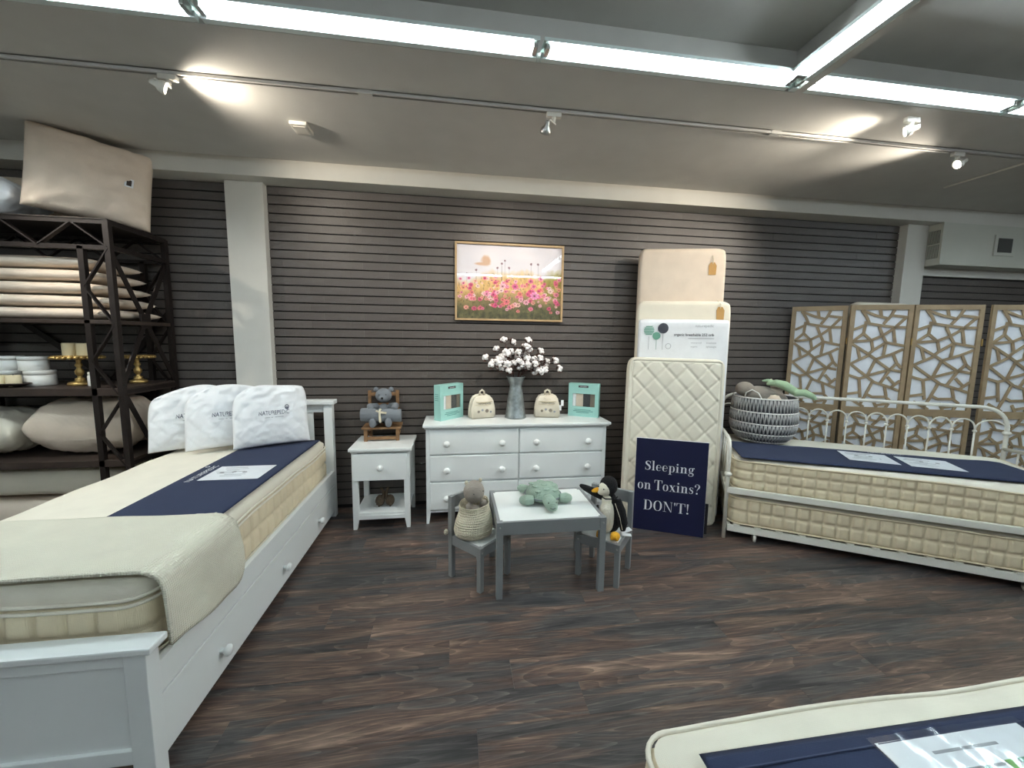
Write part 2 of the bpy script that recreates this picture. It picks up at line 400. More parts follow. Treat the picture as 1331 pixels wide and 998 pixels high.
# ---------------- lamps of the shop, some added out of view for more light ----------------
def fluorescent(loc, rz, L, label, group):
    t = thing('fluorescent_light', label, 'light', loc, rz, group)
    bm = B(); box(bm, .01, -.030, .001, L-.01, 0, .028, .003); obj('batten', bm, 'batten_white', t)
    bm = B(); tube(bm, [(.045, -.070, .024), (L-.045, -.070, .024)], .0135, 10); obj('tube', bm, 'tube_glow', t, True)
    bm = B(); box(bm, .01, -.094, .042, L-.01, 0, .046); box(bm, .01, -.097, .030, L-.01, -.093, .046); obj('added_light_shield', bm, 'batten_white', t)  # added shield, keeps tube light off the raised ceiling
    for x in (.028, L-.028):
        bm = B(); box(bm, x-.01, -.088, .006, x+.01, -.030, .042, .003); obj('socket', bm, 'steel', t)
    return t
LG = 'fluorescent strips of the ceiling grid'
row = [-3.75, -2.43, -1.025, .385, 1.674, 2.996, 4.30, 5.6]
over = ['the left wall', 'the dark shelf unit', 'the white wooden bed', 'the nightstand and dresser', 'the leaning mattresses and sign', 'the folding screen', 'the duct']
for i in range(len(row)-1):
    fluorescent((row[i], YL, ZC), 0, row[i+1]-row[i], 'fluorescent strip light along the soffit edge in front of '+over[i], 'fluorescent strips along the soffit')
for i in range(2):
    fluorescent((1.72, YL-.075-1.33*i, ZC), -PI/2, 1.31, ('fluorescent strip light on the cross beam, meeting the strips along the soffit', 'fluorescent strip light on the cross beam, farther out from the soffit')[i], 'fluorescent strips on the cross beam')
for i, x in enumerate((-1.6, -.3, 1.0, 2.3, 3.6, 4.9, 6.15)):
    fluorescent((x, -4.90, ZC), PI, 1.28, 'fluorescent strip light on the long beam facing the soffit across the room', LG)
for i in range(2):
    fluorescent((6.2, YL-.075-1.33*i, ZC), -PI/2, 1.31, ('added unseen fluorescent strip light on the cross beam by the right wall, next to the soffit', 'added unseen fluorescent strip light on the cross beam by the right wall, farther from the soffit')[i], 'added fluorescent strips on the right cross beam')  # unseen strips, added to brighten the right side
for i in range(2):
    fluorescent((-2.75, YL-.075-1.33*i, ZC), -PI/2, 1.31, ('added unseen fluorescent strip light on the cross beam above the bed, next to the soffit', 'added unseen fluorescent strip light on the cross beam above the bed, farther from the soffit')[i], 'added fluorescent strips on the left cross beam')  # unseen strips, added for more light on the bed

def track(x0, x1, y, label, group):
    t = thing('lighting_track', label, 'track', (x0, y, ZC), 0, group)
    L = x1-x0
    bm = B(); box(bm, 0, -.017, -.018, L, -.006, 0); box(bm, 0, .006, -.018, L, .017, 0); box(bm, 0, -.017, -.004, L, .017, 0); obj('rail', bm, 'ceiling_paint', t)
    bm = B(); box(bm, 0, -.0055, -.012, L, .0055, -.004); obj('slot', bm, 'black', t)
    for x in (0,):
        bm = B(); box(bm, x-.035, -.019, -.021, x+.035, .019, 0, .003); obj('joiner', bm, 'ceiling_paint', t)
TG = 'ceiling tracks end to end'
for a, b_, wh in ((-3.3, -.456, 'above the bed'), (-.456, 1.923, 'above the dresser and children\'s table'), (1.923, 4.6, 'above the daybed')):
    track(a, b_, -1.115, 'slim white lighting track screwed flat to the ceiling '+wh, TG)
def track_lamp(loc, head, aim, label, power, size=95, glow=True, on='ring'):
    """adapter on the track, bent arm, bell shaped head; head and aim are relative to loc"""
    t = thing('track_lamp', label, 'lamp', loc, 0, 'track lamps')
    bm = B(); box(bm, -.055, -.018, -.055, .055, .018, -.018, .005); obj('adapter', bm, 'lamp_white', t)
    h = Vector(head); a = (Vector(aim)).normalized()
    bm = B(); lathe(bm, [(.014, -.085), (.016, -.055)], 12); tube(bm, [(0, 0, -.08), (.015, 0, -.10), h-a*.05+Vector((.02, 0, .02)), h-a*.05], .005, 8); obj('arm', bm, 'lamp_white', t, True)
    q = Vector((0, 0, -1)).rotation_difference(a).to_matrix()
    bm = B(); lathe(bm, [(.012, .062), (.016, .055), (.018, .03), (.034, .012), (.040, -.008), (.040, -.022), (.036, -.022), (.034, -.008), (.012, .01)], 20, h, q); obj('lamp_head', bm, 'lamp_white' if on != 'chrome' else 'steel', t, True)
    bm = B(); lathe(bm, [(.010, .008), (.030, -.006), (.030, -.012), (.001, -.014)], 16, h, q); obj('bulb', bm, 'lamp_glow', t, True)
    for ch in t.children: ch.scale = (.75, .75, .75)
    h = h*.75
    ld = bpy.data.lights.new('track_lamp_light', 'SPOT'); ld.energy = power*SPOT; ld.color = (1, .90, .76); ld.spot_size = math.radians(size); ld.spot_blend = 1.0; ld.shadow_soft_size = .03
    lo = link(bpy.data.objects.new('bulb_light', ld)); lo.parent = t; lo.location = h+a*.03
    lo.rotation_euler = Vector((0, 0, -1)).rotation_difference(a).to_euler()
track_lamp((-1.38, -1.115, ZC), (-.03, -.02, -.105), (1, .45, -.32), 'white track lamp with gimbal ring turned along the ceiling above the bed', 19, 150)
track_lamp((.55, -1.115, ZC), (-.06, -.01, -.15), (-.1, 1, -1.0), 'small chrome bell track lamp hanging over the flower picture', 22, 100, on='chrome')
track_lamp((3.27, -1.115, ZC), (0, -.02, -.12), (-1, .25, -.5), 'glowing white track lamp on the ceiling above the daybed', 40, 115)
track_lamp((-2.95, -1.115, ZC), (.02, 0, -.12), (1, .25, -1.15), 'added unseen track lamp above the dark shelf, brightening the bed', 34, 90)  # out-of-view lamp added to brighten bed and pillows
track_lamp((2.53, -1.40, ZC), (-.02, 0, -.11), (-1, .8, -.35), 'small track lamp hung just behind the fluorescent strip', 18, 115)
def ceiling_bits():
    t = thing('ceiling_plate', 'small white square plate fixed to the ceiling above the bed', 'plate', (-.92, -.69, ZC))
    bm = B(); box(bm, -.05, -.065, -.022, .05, .065, 0, .006); obj('cover', bm, 'lamp_white', t)
    bm = B(); box(bm, -.035, -.045, -.025, .035, .045, -.021, .002); obj('inset', bm, 'lamp_white', t)
    bm = B(); tube(bm, [(3.911, -.60, ZC-.008), (3.925, -1.0, ZC-.008), (3.95, -1.9, ZC-.008)], .007, 6)
    tag(obj('surface_conduit', bm, 'lamp_white'), 'thin pale conduit running across the ceiling towards the duct', 'conduit')
    # duct box under the beam, right of the pillar
    t = thing('duct_enclosure', 'boxy painted duct with louvred grille beside the white pillar', 'duct', (4.536, -.19, 2.213))
    bm = B(); box(bm, 0, 0, 0, 2.6, .188, .385, .003); obj('casing', bm, 'duct_paint', t)
    for z in (.065, .20):
        g = B(); box(g, -.003, .022, z, .002, .112, z+.12); go = obj('grille', g, 'vent_dark', t)
        for i in range(8):
            s = B(); bar(s, (-.006, .026+i*.0117, z+.002), (-.006, .026+i*.0117, z+.118), .006, .004); obj('louvre', s, 'duct_paint', go)
    g = B(); box(g, .595, -.010, .105, .835, .002, .300, .003); go = obj('access_frame', g, 'duct_paint', t)
    g = B(); box(g, .630, -.014, .137, .795, -.008, .268); obj('access_mesh', g, 'vent_dark', go)
    bm = B(); box(bm, 4.532, -.035, 2.135, XB, .01, 2.212, .002); struct('trim_8', bm, 'wall_paint')
ceiling_bits()
# ---------------- white furniture ----------------
def knob(p, x, y, z, mat_='white_paint', ax='Y', r=.017):
    r *= 1.3; bm = B(); prof = [(.012, 0), (.010, .010), (.014, .016), (r, .023), (r+.001, .030), (r-.004, .039), (.006, .043)]
    m = rot(PI/2, 0, 0) if ax == 'Y' else rot(0, PI/2, 0)
    lathe(bm, prof, 14, (0, 0, 0), m)
    return obj('knob', bm, mat_, p, True, (x, y, z))
def taper_leg(bm, x, y, sx, w, d, z1, cut=.09, foot=.026):
    """square leg, outer corner at x,y; sx,+1 leg grows to +x; tapered below cut on its inner side"""
    x2 = x+sx*w; xf = x+sx*foot
    box(bm, x, y, cut, x2, y+d, z1)
    hexa(bm, [(x, y, 0), (xf, y, 0), (xf, y+d, 0), (x, y+d, 0)] if sx > 0 else [(xf, y, 0), (x, y, 0), (x, y+d, 0), (xf, y+d, 0)],
         [(x, y, cut), (x2, y, cut), (x2, y+d, cut), (x, y+d, cut)] if sx > 0 else [(x2, y, cut), (x, y, cut), (x, y+d, cut), (x2, y+d, cut)])
def top_slab(bm, x0, y0, x1, y1, z):
    box(bm, x0, y0, z-.022, x1, y1, z, .005); box(bm, x0+.012, y0+.012, z-.034, x1-.012, y1, z-.021, .004)
def nightstand():
    W, D, H = .42, .40, .633
    t = thing('nightstand', 'small white nightstand with one drawer and open lower shelf', 'nightstand', (-.5525, -.22, 0))
    x0, x1, y0, y1 = -W/2, W/2, -.20, .20
    bm = B(); top_slab(bm, x0-.018, y0-.022, x1+.018, y1, H); obj('top', bm, 'white_paint', t)
    for sx, x in ((1, x0), (-1, x1)):
        for y in (y0, y1-.035):
            bm = B(); taper_leg(bm, x, y, sx, .042, .035, H-.034); obj('leg', bm, 'white_paint', t)
    for x in (x0+.004, x1-.016):
        bm = B(); box(bm, x, y0+.035, .385, x+.012, y1-.035, H-.034); obj('side_panel', bm, 'white_paint', t)
    bm = B(); box(bm, x0+.042, y1-.016, .385, x1-.042, y1-.006, H-.034); obj('back_panel', bm, 'white_paint', t)
    bm = B(); box(bm, x0+.012, y0-.012, .385, x1-.020, y0+.012, H-.042, .004); d = obj('drawer', bm, 'white_paint', t)
    bm = B(); box(bm, x0+.03, y0+.012, .40, x1-.03, y1-.02, .41); obj('drawer_bottom', bm, 'white_paint', d)
    knob(d, 0, y0-.012, .488)
    bm = B(); box(bm, x0+.01, y0+.01, .105, x1-.01, y1-.01, .125); obj('shelf', bm, 'white_paint', t)
    bm = B(); box(bm, x0+.042, y0+.006, .075, x1-.042, y0+.022, .106); obj('apron', bm, 'white_paint', t)
nightstand()
def dresser():
    t = thing('dresser', 'wide white dresser with six drawers and round knobs', 'dresser', (.503, -.195, 0))
    x0, x1, y0, y1, H = -.725, .725, -.185, .185, .795
    bm = B(); top_slab(bm, x0-.022, y0-.025, x1+.032, y1, H); obj('top', bm, 'white_paint', t)
    bm = B(); box(bm, x0+.004, y0+.012, .095, x1-.004, y1, H-.034); obj('carcass', bm, 'white_paint', t)
    for sx, x in ((1, x0), (-1, x1)):
        for y in (y0, y1-.03):
            bm = B(); taper_leg(bm, x, y, sx, .032, .03, H-.034, .088, .02); obj('leg', bm, 'white_paint', t)
    bm = B(); box(bm, x0+.032, y0+.004, .088, x1-.032, y0+.02, .104); obj('bottom_rail', bm, 'white_paint', t)
    for z0, z1 in ((.558, .755), (.344, .546), (.112, .330)):
        for xa, xb in ((x0+.028, -.004), (.008, x1-.028)):
            bm = B(); box(bm, xa, y0-.006, z0, xb, y0+.014, z1, .005); d = obj('drawer', bm, 'white_paint', t)
            w_ = xb-xa
            for kx in (xa+w_*.19, xb-w_*.19): knob(d, kx, y0-.006, (z0+z1)/2-.012, r=.019)
dresser()
def white_bed():
    t = thing('wooden_bed', 'white wooden bed with slatted headboard and long knobbed underbed drawer', 'bed', (-1.46, -1.1, 0))
    X = lambda x: x+1.46; Yy = lambda y: y+1.1
    def bx(bm, x0, y0, z0, x1, y1, z1, b_=.003): box(bm, X(x0), Yy(y0), z0, X(x1), Yy(y1), z1, b_)
    # headboard
    bm = B(); bx(bm, -2.03, -.185, .925, -.94, -.09, .958, .006); hb = obj('headboard_cap', bm, 'white_paint', t)
    for x in (-2.02, -1.025):
        bm = B(); bx(bm, x, -.165, 0, x+.065, -.11, .925); obj('post', bm, 'white_paint', t)
    bm = B(); bx(bm, -1.955, -.15, .86, -1.025, -.122, .925); obj('headboard_rail', bm, 'white_paint', t)
    bm = B(); bx(bm, -1.955, -.15, .38, -1.025, -.122, .50); obj('headboard_rail', bm, 'white_paint', t)
    for i in range(6):
        x = -1.90+i*.144
        bm = B(); bx(bm, x, -.143, .50, x+.07, -.129, .86); obj('slat', bm, 'white_paint', t)
    # footboard
    bm = B(); bx(bm, -2.03, -2.155, .468, -.93, -2.075, .492, .006); obj('footboard_cap', bm, 'white_paint', t)
    for x in (-2.02, -1.015):
        bm = B(); bx(bm, x, -2.145, 0, x+.065, -2.09, .468); obj('post', bm, 'white_paint', t)
    bm = B(); bx(bm, -1.955, -2.128, .12, -1.015, -2.105, .43); obj('footboard_panel', bm, 'white_paint', t)
    bm = B(); bx(bm, -1.955, -2.140, .425, -1.015, -2.098, .468); obj('footboard_rail', bm, 'white_paint', t)
    bm = B(); bx(bm, -1.955, -2.140, .085, -1.015, -2.098, .135); obj('footboard_rail', bm, 'white_paint', t)
    # side rails, base, long drawer
    for x in (-.985, -2.01):
        bm = B(); bx(bm, x, -2.09, .275, x+.025, -.165, .385); obj('side_rail', bm, 'white_paint', t)
    bm = B(); bx(bm, -1.985, -2.09, .34, -.985, -.165, .365); obj('slat_base', bm, 'white_paint', t)
    bm = B(); bx(bm, -.985, -2.083, .055, -.960, -.172, .268, .004); d = obj('drawer', bm, 'white_paint', t)
    bm = B(); bx(bm, -1.90, -2.05, .06, -.985, -.2, .08); obj('drawer_tray', bm, 'white_paint', d)
    for y in (-.567, -1.149, -1.759): knob(d, X(-.960), Yy(y), .155, ax='X')
white_bed()

# ---------------- mattresses ----------------
def rrect(L, W, r, step):
    """closed outline of a rounded rectangle centred on 0, with running length"""
    pts = []
    segs = [((L/2-r, -W/2), (L/2, -W/2+r), -PI/2), ((L/2, W/2-r), (L/2-r, W/2), 0), ((-L/2+r, W/2), (-L/2, W/2-r), PI/2), ((-L/2, -W/2+r), (-L/2+r, -W/2), PI)]
    cs = [(L/2-r, -W/2+r), (L/2-r, W/2-r), (-L/2+r, W/2-r), (-L/2+r, -W/2+r)]
    for i in range(4):
        c = cs[i]; a0 = segs[i][2]
        for k in range(7):
            a = a0+PI/2*k/6; pts.append((c[0]+r*math.cos(a), c[1]+r*math.sin(a), math.cos(a), math.sin(a)))
        e = pts[-1]; n = cs[(i+1) % 4]; a1 = a0+PI/2; st = (n[0]+r*math.cos(a1), n[1]+r*math.sin(a1))
        d = math.hypot(st[0]-e[0], st[1]-e[1]); m = max(1, int(d/step))
        for k in range(1, m): pts.append((e[0]+(st[0]-e[0])*k/m, e[1]+(st[1]-e[1])*k/m, math.cos(a1), math.sin(a1)))
    return pts
def mattress(t, L, W, H, cell=.075, rows=3, side='beige_quilt', top='mattress_top', pipes=(.004,), wav=.004, seed=1, pillow_top=.0, r=.06, pipe_side=False):
    """parts of a mattress lying flat, bottom at z 0: quilted border, top panel, piping"""
    O = rrect(L, W, r, .0078); n = len(O); run = [0]
    for i in range(1, n): run.append(run[-1]+math.hypot(O[i][0]-O[i-1][0], O[i][1]-O[i-1][1]))
    Hs = H-pillow_top
    def wz(i): return wav*noise.noise(Vector((O[i][0]*2.6+seed*9, O[i][1]*2.6, seed)))
    bm = B(); rings = []; NZ = 9*rows
    for j in range(NZ+1):
        f = j/NZ; ring = []
        for i, (x, y, nx, ny) in enumerate(O):
            s = run[i]/cell; ds = abs(s-round(s))*cell; fz = f*rows; dz = abs(fz-round(fz))*Hs/rows
            puff = .016*(1-math.exp(-(ds/.009)**2))*(1-math.exp(-(dz/.009)**2))-.008*abs(2*f-1)**6
            ring.append(bm.verts.new((x+nx*puff, y+ny*puff, f*Hs+wz(i)*f)))
        rings.append(ring)
    for j in range(NZ):
        for i in range(n): bm.faces.new((rings[j][i], rings[j][(i+1) % n], rings[j+1][(i+1) % n], rings[j+1][i]))
    bm.faces.new(rings[0][::-1])
    obj('border', bm, side, t, True)
    bm = B(); prev = None; lev = [(0, 0.0), (.0, pillow_top*.25), (-.004 if pillow_top else .004, pillow_top*.7), (.012, pillow_top*.95+.003), (.03, pillow_top+.010), (.07, pillow_top+.013), (.16, pillow_top+.014), (.32, pillow_top+.015)]
    for ins, dz in lev:
        ring = [bm.verts.new((x*(L/2-ins)/(L/2), y*(W/2-ins)/(W/2), Hs+dz+wz(i)*max(0, 1-ins/.16))) for i, (x, y, nx, ny) in enumerate(O)]
        if prev:
            for i in range(n): bm.faces.new((prev[i], prev[(i+1) % n], ring[(i+1) % n], ring[i]))
        prev = ring
    c = bm.verts.new((0, 0, H+.016))
    for i in range(n): bm.faces.new((prev[i], prev[(i+1) % n], c))
    obj('top_panel', bm, top, t, True)
    for z in pipes:
        bm = B(); f = 1 if z > .5*Hs else 0
        tube(bm, [(x+nx*.012, y+ny*.012, z+wz(i)*f) for i, (x, y, nx, ny) in enumerate(O)], .006, 6, True); obj('piping', bm, side if pipe_side else top, t, True)
def banner_mesh(L, W, th, seed, amp=.004, nu=40, nv=12):
    bm = B(); cushion(bm, L, W, th, p=30, q=.5, nu=nu, nv=nv, dense=1.5, pinch=0, disp=lambda u, v, s: amp*noise.noise(Vector((u*5+seed, v*2, seed))) if s < 0 else 0)
    bmesh.ops.rotate(bm, verts=bm.verts[:], cent=(0, 0, 0), matrix=rot(-PI/2, 0, 0))
    for v in bm.verts: v.co.y *= 1
    return bm
def card(parent, w, h, x, y, z, rz, seed=1, lines=6, dots=()):
    """printed white card lying flat"""
    bm = B(); box(bm, -w/2, -h/2, 0, w/2, h/2, .0016); c = obj('info_card', bm, 'paper', parent, loc=(x, y, z), rot=(0, 0, rz))
    r_ = random.Random(seed); bm = B()
    for i in range(lines):
        yy = h*(.36-.72*i/lines); a = r_.uniform(-.42, -.2)*w; b_ = a+r_.uniform(.2, .55)*w
        box(bm, a, yy, .0016, min(b_, .45*w), yy+h*.022, .0021)
    obj('printed_lines', bm, 'print_grey', c)
    for (u, v, rr, m) in dots:
        bm = B(); lathe(bm, [(rr, 0), (rr, .0006)], 16, (u*w, v*h, .0016)); obj('printed_dot', bm, m, c)
    return c
# mattress on the white bed
t = thing('twin_mattress', 'cream pillow-top mattress on the white wooden bed', 'mattress', (-1.480, -1.112, .367), PI/2)
mattress(t, 1.86, .94, .275, cell=.085, rows=2, pipes=(.008, .205, .228), wav=.016, seed=2, pillow_top=.060, r=.08)
bm = banner_mesh(1.30, .47, .012, 1.3, amp=.0012)
t = thing('mattress_banner', 'navy fabric banner laid along the mattress of the white wooden bed', 'banner', (-1.245, -.952, .672), PI/2)
obj('banner_cloth', bm, 'navy_fabric', t, True)
c = card(t, .30, .235, -.0, .02, .006, -PI/2+.0, 3, 7, [(-.3, .0, .012, 'print_grey'), (-.1, .05, .012, 'print_grey'), (.1, .0, .012, 'print_grey')])
c.location = (-.088, -.03, .0072); c.rotation_euler = (0, 0, -PI/2)
me = text_mesh('NATUREPEDIC', .042, 'CENTER'); mobj('lettering', me, 'print_white', t, loc=(-.088, .145, .0088), rot=(0, 0, 0))
me = text_mesh('o', .05, 'CENTER'); mobj('emblem', me, 'print_white', t, loc=(.032, .188, .0088))
# blanket over the foot of the bed
def blanket():
    X0, XE, ZT = -1.945, -.985, .678
    bm = B(); ns, nt = 74, 40; R = .05; top = XE-R-X0; arc = R*PI/2
    g = []
    for j in range(nt+1):
        f = j/nt; row_ = []
        y0 = -1.61-.445*f
        hang = .215+.03*math.sin(f*5)+.02*f; edge = max(0, 1-f/.22)
        if f < .22: hang *= math.sqrt(max(.0, 1-edge**2))*.98+.02
        tot = top+arc+hang
        for i in range(ns+1):
            s = tot*i/ns; nz = noise.noise(Vector((s*3.2, f*2.2, 5)))
            if s <= top: x, z = X0+s, ZT+.006*nz
            elif s <= top+arc:
                a = (s-top)/R; x, z = XE-R+(R+.030)*math.sin(a), ZT-R+(R+.002)*math.cos(a)
            else:
                h_ = s-top-arc; x, z = XE+.032+.010*(1+math.sin(f*9+h_*6))*h_/.2+.02*h_, ZT-R-h_
            y = y0+.012*noise.noise(Vector((s*2, 3, f)))
            if s > top: y += .03*(1-f)*((s-top)/.25)
            row_.append(bm.verts.new((x, y, z)))
        g.append(row_)
    for j in range(nt):
        for i in range(ns): bm.faces.new((g[j][i], g[j][i+1], g[j+1][i+1], g[j+1][i]))
    o = obj('throw_blanket', bm, 'blanket_knit', None, True)
    m = o.modifiers.new('thick', 'SOLIDIFY'); m.thickness = .012; m.offset = 1
    tag(o, 'cream textured blanket folded over the foot of the white wooden bed', 'blanket')
blanket()
# three bagged pillows with printed patch
def bag_pillow(loc, rz, lean, seed, label):
    t = thing('bagged_pillow', label, 'pillow', loc, rz, 'bagged pillows against the headboard')
    w_, h_, th = .47, .415, .115
    wr = wrinkle(seed, .007, 3.6, 1.2)
    def dsp(u, v, s):
        d = wr(u, v, s)
        if s < 0 and v < .45:     # diamond stitching
            for q in (u*1.35+v*1.0, u*1.35-v*1.0):
                k = abs(q*1.6-round(q*1.6)); d -= .008*math.exp(-(k/.04)**2)
        return d
    bm = B(); S_ = cushion(bm, w_, h_, th, p=2.6, q=.42, nu=44, nv=40, dense=1.25, pinch=.03, disp=dsp)
    # gathered top: pull upper corners in and raise the right
    def warp(p):
        k = max(0, p.z/(h_/2))
        a = min(1, abs(p.x)/(w_/2)); return Vector((p.x*(1-.16*k**3)+.012*k, p.y*(1-.1*k), p.z*(1+.06*math.sin(p.x*13+seed)*k-.20*a**3*k**2)+(.02*k*(p.x/w_)*2)+.02*k))
    M = Matrix.Translation((0, 0, h_/2*.98)) ; L_ = Matrix.Rotation(-lean, 4, 'X')
    for v in bm.verts: v.co = L_ @ (M @ warp(v.co))
    body = obj('pillow_body', bm, 'white_cotton', t, True)
    def onto(u, v, off): return L_ @ (M @ (warp(S_(u, v))+Vector((0, -off, 0))))
    bm = B(); n = 16; g = [[bm.verts.new(onto(-.42+.98*i/n, -.16+.42*j/8, .002)) for j in range(9)] for i in range(n+1)]
    for i in range(n):
        for j in range(8): bm.faces.new((g[i][j], g[i+1][j], g[i+1][j+1], g[i][j+1]))
    pt = obj('printed_patch', bm, 'print_white', t, True)
    me = text_mesh('NATUREPEDIC', .040, 'LEFT', sp=1.02)
    xs = [v.co.x for v in me.vertices]; wid = max(xs)
    for v in me.vertices:
        u = -.36+v.co.x/wid*.82; vv = .02+v.co.y/h_*2
        v.co = onto(u, vv, .004)
    mobj('lettering', me, 'print_navy', pt)
    bm = B(); g = [(onto(-.2+.5*i/10, -.075, .004), onto(-.2+.5*i/10, -.06, .004)) for i in range(11)]
    vv = [(bm.verts.new(a), bm.verts.new(b_)) for a, b_ in g]
    for i in range(10): bm.faces.new((vv[i][0], vv[i+1][0], vv[i+1][1], vv[i][1]))
    obj('small_print', bm, 'print_grey', pt)
    bm = B()   # round emblem with three lobes
    for cx, cv, r_ in ((.40, .245, .014), (.385, .20, .008), (.415, .20, .008), (.40, .19, .008)):
        N = 14; a = [onto(cx+r_*math.cos(2*PI*k/N)/w_*2, cv+r_*math.sin(2*PI*k/N)/h_*2, .004) for k in range(N)]
        b_ = [onto(cx+.7*r_*math.cos(2*PI*k/N)/w_*2, cv+.7*r_*math.sin(2*PI*k/N)/h_*2, .004) for k in range(N)]
        A = [bm.verts.new(p) for p in a]; D = [bm.verts.new(p) for p in b_]
        for k in range(N): bm.faces.new((A[k], A[(k+1) % N], D[(k+1) % N], D[k]))
    obj('emblem', bm, 'print_navy', pt)
bag_pillow((-1.80, -.445, .674), .50, .24, 1, 'white bagged pillow standing beside the dark metal shelf')
bag_pillow((-1.56, -.475, .687), .50, .24, 2, 'white bagged pillow standing between two other bagged pillows')
bag_pillow((-1.27, -.470, .690), .50, .24, 3, 'white bagged pillow whose printed patch is fully visible, at the bed edge')
# ---------------- children's table and chairs ----------------
def bolt(p, x, y, z, ax):
    bm = B(); lathe(bm, [(.0055, 0), (.005, .002), (.002, .003)], 10, (0, 0, 0), rot(PI/2, 0, 0) if ax == 'Y' else rot(0, PI/2, 0)); obj('bolt', bm, 'steel', p, True, (x, y, z))
def kids_table():
    t = thing('kids_table', 'low grey children\'s table with white top', 'table', (.541, -1.121, 0))
    w_, d, h, l = .63, .48, .45, .036
    for x in (-w_/2, w_/2-l):
        for y in (-d/2, d/2-l):
            bm = B(); box(bm, x, y, 0, x+l, y+l, h, .002); g = obj('leg', bm, 'grey_paint', t)
            bolt(g, x+l/2, y if y < 0 else y+l, h-.03, 'Y')
    for y in (-d/2+.004, d/2-.022):
        bm = B(); box(bm, -w_/2+l, y, h-.075, w_/2-l, y+.018, h, .002); obj('apron', bm, 'grey_paint', t)
    for x in (-w_/2+.004, w_/2-.022):
        bm = B(); box(bm, x, -d/2+l, h-.075, x+.018, d/2-l, h, .002); obj('apron', bm, 'grey_paint', t)
    bm = B(); box(bm, -w_/2+.02, -d/2+.02, h-.014, w_/2-.02, d/2-.02, h-.004); obj('tabletop', bm, 'white_laminate', t)
kids_table()
def kids_chair(loc, rz, label):
    """local: seat faces -Y, backrest at +Y"""
    t = thing('kids_chair', label, 'chair', loc, rz, 'small grey chairs at the low table')
    s, h, l = .272, .268, .030
    a = s/2
    for x in (-a, a-l):
        bm = B(); box(bm, x, -a, 0, x+l, -a+l, h, .002); g = obj('leg', bm, 'grey_paint', t); bolt(g, x+l/2, -a, h-.03, 'Y')
        bm = B(); box(bm, x, a-l, 0, x+l, a, .512, .002); obj('back_post', bm, 'grey_paint', t)
    for y in (-a+.003, a-.02):
        bm = B(); box(bm, -a+l, y, h-.058, a-l, y+.017, h, .002); obj('seat_rail', bm, 'grey_paint', t)
    for x in (-a+.003, a-.02):
        bm = B(); box(bm, x, -a+l, h-.058, x+.017, a-l, h, .002); obj('seat_rail', bm, 'grey_paint', t)
    bm = B(); box(bm, -a+.017, -a+.017, h-.012, a-.017, a-.017, h-.004); obj('seat', bm, 'white_laminate', t)
    bm = B(); box(bm, -a+l-.001, a-.026, .437, a-l+.001, a-.006, .512, .003); obj('backrest', bm, 'grey_paint', t)
# chair centres from the feet seen; facing directions
kids_chair((.150, -1.105, 0), .74, 'small grey chair with white seat holding the plush in a knitted sack')
kids_chair((.930, -1.160, 0), -.70, 'small grey chair with white seat holding the penguin')

# ---------------- soft toys ----------------
def eyes(t, pts, r=.004, m='black'):
    for p in pts:
        bm = B(); ell(bm, (0, 0, 0), (r, r, r), None, 8, 6); obj('eye', bm, m, t, True, p)
def sack_toy():
    t = thing('sack_plush', 'round-headed taupe plush tucked in a cream knitted sack on the chair', 'soft toy', (.113, -1.119, .267), .35)
    t.scale = (.93, .93, 1)
    # knitted sack with ribs
    bm = B(); prof = [(.02, .0), (.085, .002), (.118, .02), (.128, .055), (.124, .095), (.112, .135), (.101, .165), (.097, .190), (.102, .208)]
    rings = []; NZ = 104; n = 40
    def P(z):
        for i in range(len(prof)-1):
            if prof[i][1] <= z <= prof[i+1][1]:
                f = (z-prof[i][1])/(prof[i+1][1]-prof[i][1]); return prof[i][0]+(prof[i+1][0]-prof[i][0])*f
        return prof[-1][0]
    for j in range(NZ+1):
        z = .208*j/NZ; r_ = P(z)+.0022*math.sin(j*.95)
        rings.append([bm.verts.new(((r_*1.0+.012*noise.noise(Vector((math.cos(k/n*6.28)*1.4, math.sin(k/n*6.28)*1.4, z*9))))*math.cos(2*PI*k/n), (r_*.92+.01*noise.noise(Vector((math.cos(k/n*6.28), 3, z*8))))*math.sin(2*PI*k/n), z+.012*math.sin(2*PI*k/n+1)*(j/NZ))) for k in range(n)])
    for j in range(NZ):
        for k in range(n): bm.faces.new((rings[j][k], rings[j][(k+1) % n], rings[j+1][(k+1) % n], rings[j+1][k]))
    bm.faces.new(rings[0][::-1])
    o = obj('knitted_sack', bm, 'knit_cream', t, True); m = o.modifiers.new('th', 'SOLIDIFY'); m.thickness = .006
    blob('plush_body', [('e', (0, 0, .10), (.075, .06, .09)), ('e', (-.005, -.01, .278), (.070, .064, .068)), ('e', (.06, -.01, .195), (.026, .026, .024)), ('e', (-.045, -.02, .195), (.022, .022, .02))], 'knit_taupe', t, .006)
    for x in (-.052, .046):
        bm = B(); ell(bm, (0, 0, 0), (.012, .008, .014), None, 10, 8); obj('ear', bm, 'knit_cream', t, True, (x, .005, .335))
    eyes(t, [(-.030, -.068, .284), (.036, -.064, .292)], .0035)
    bm = B(); ell(bm, (0, 0, 0), (.014, .012, .018)); obj('tail', bm, 'knit_cream', t, True, (-.165, .075, .022))
sack_toy()
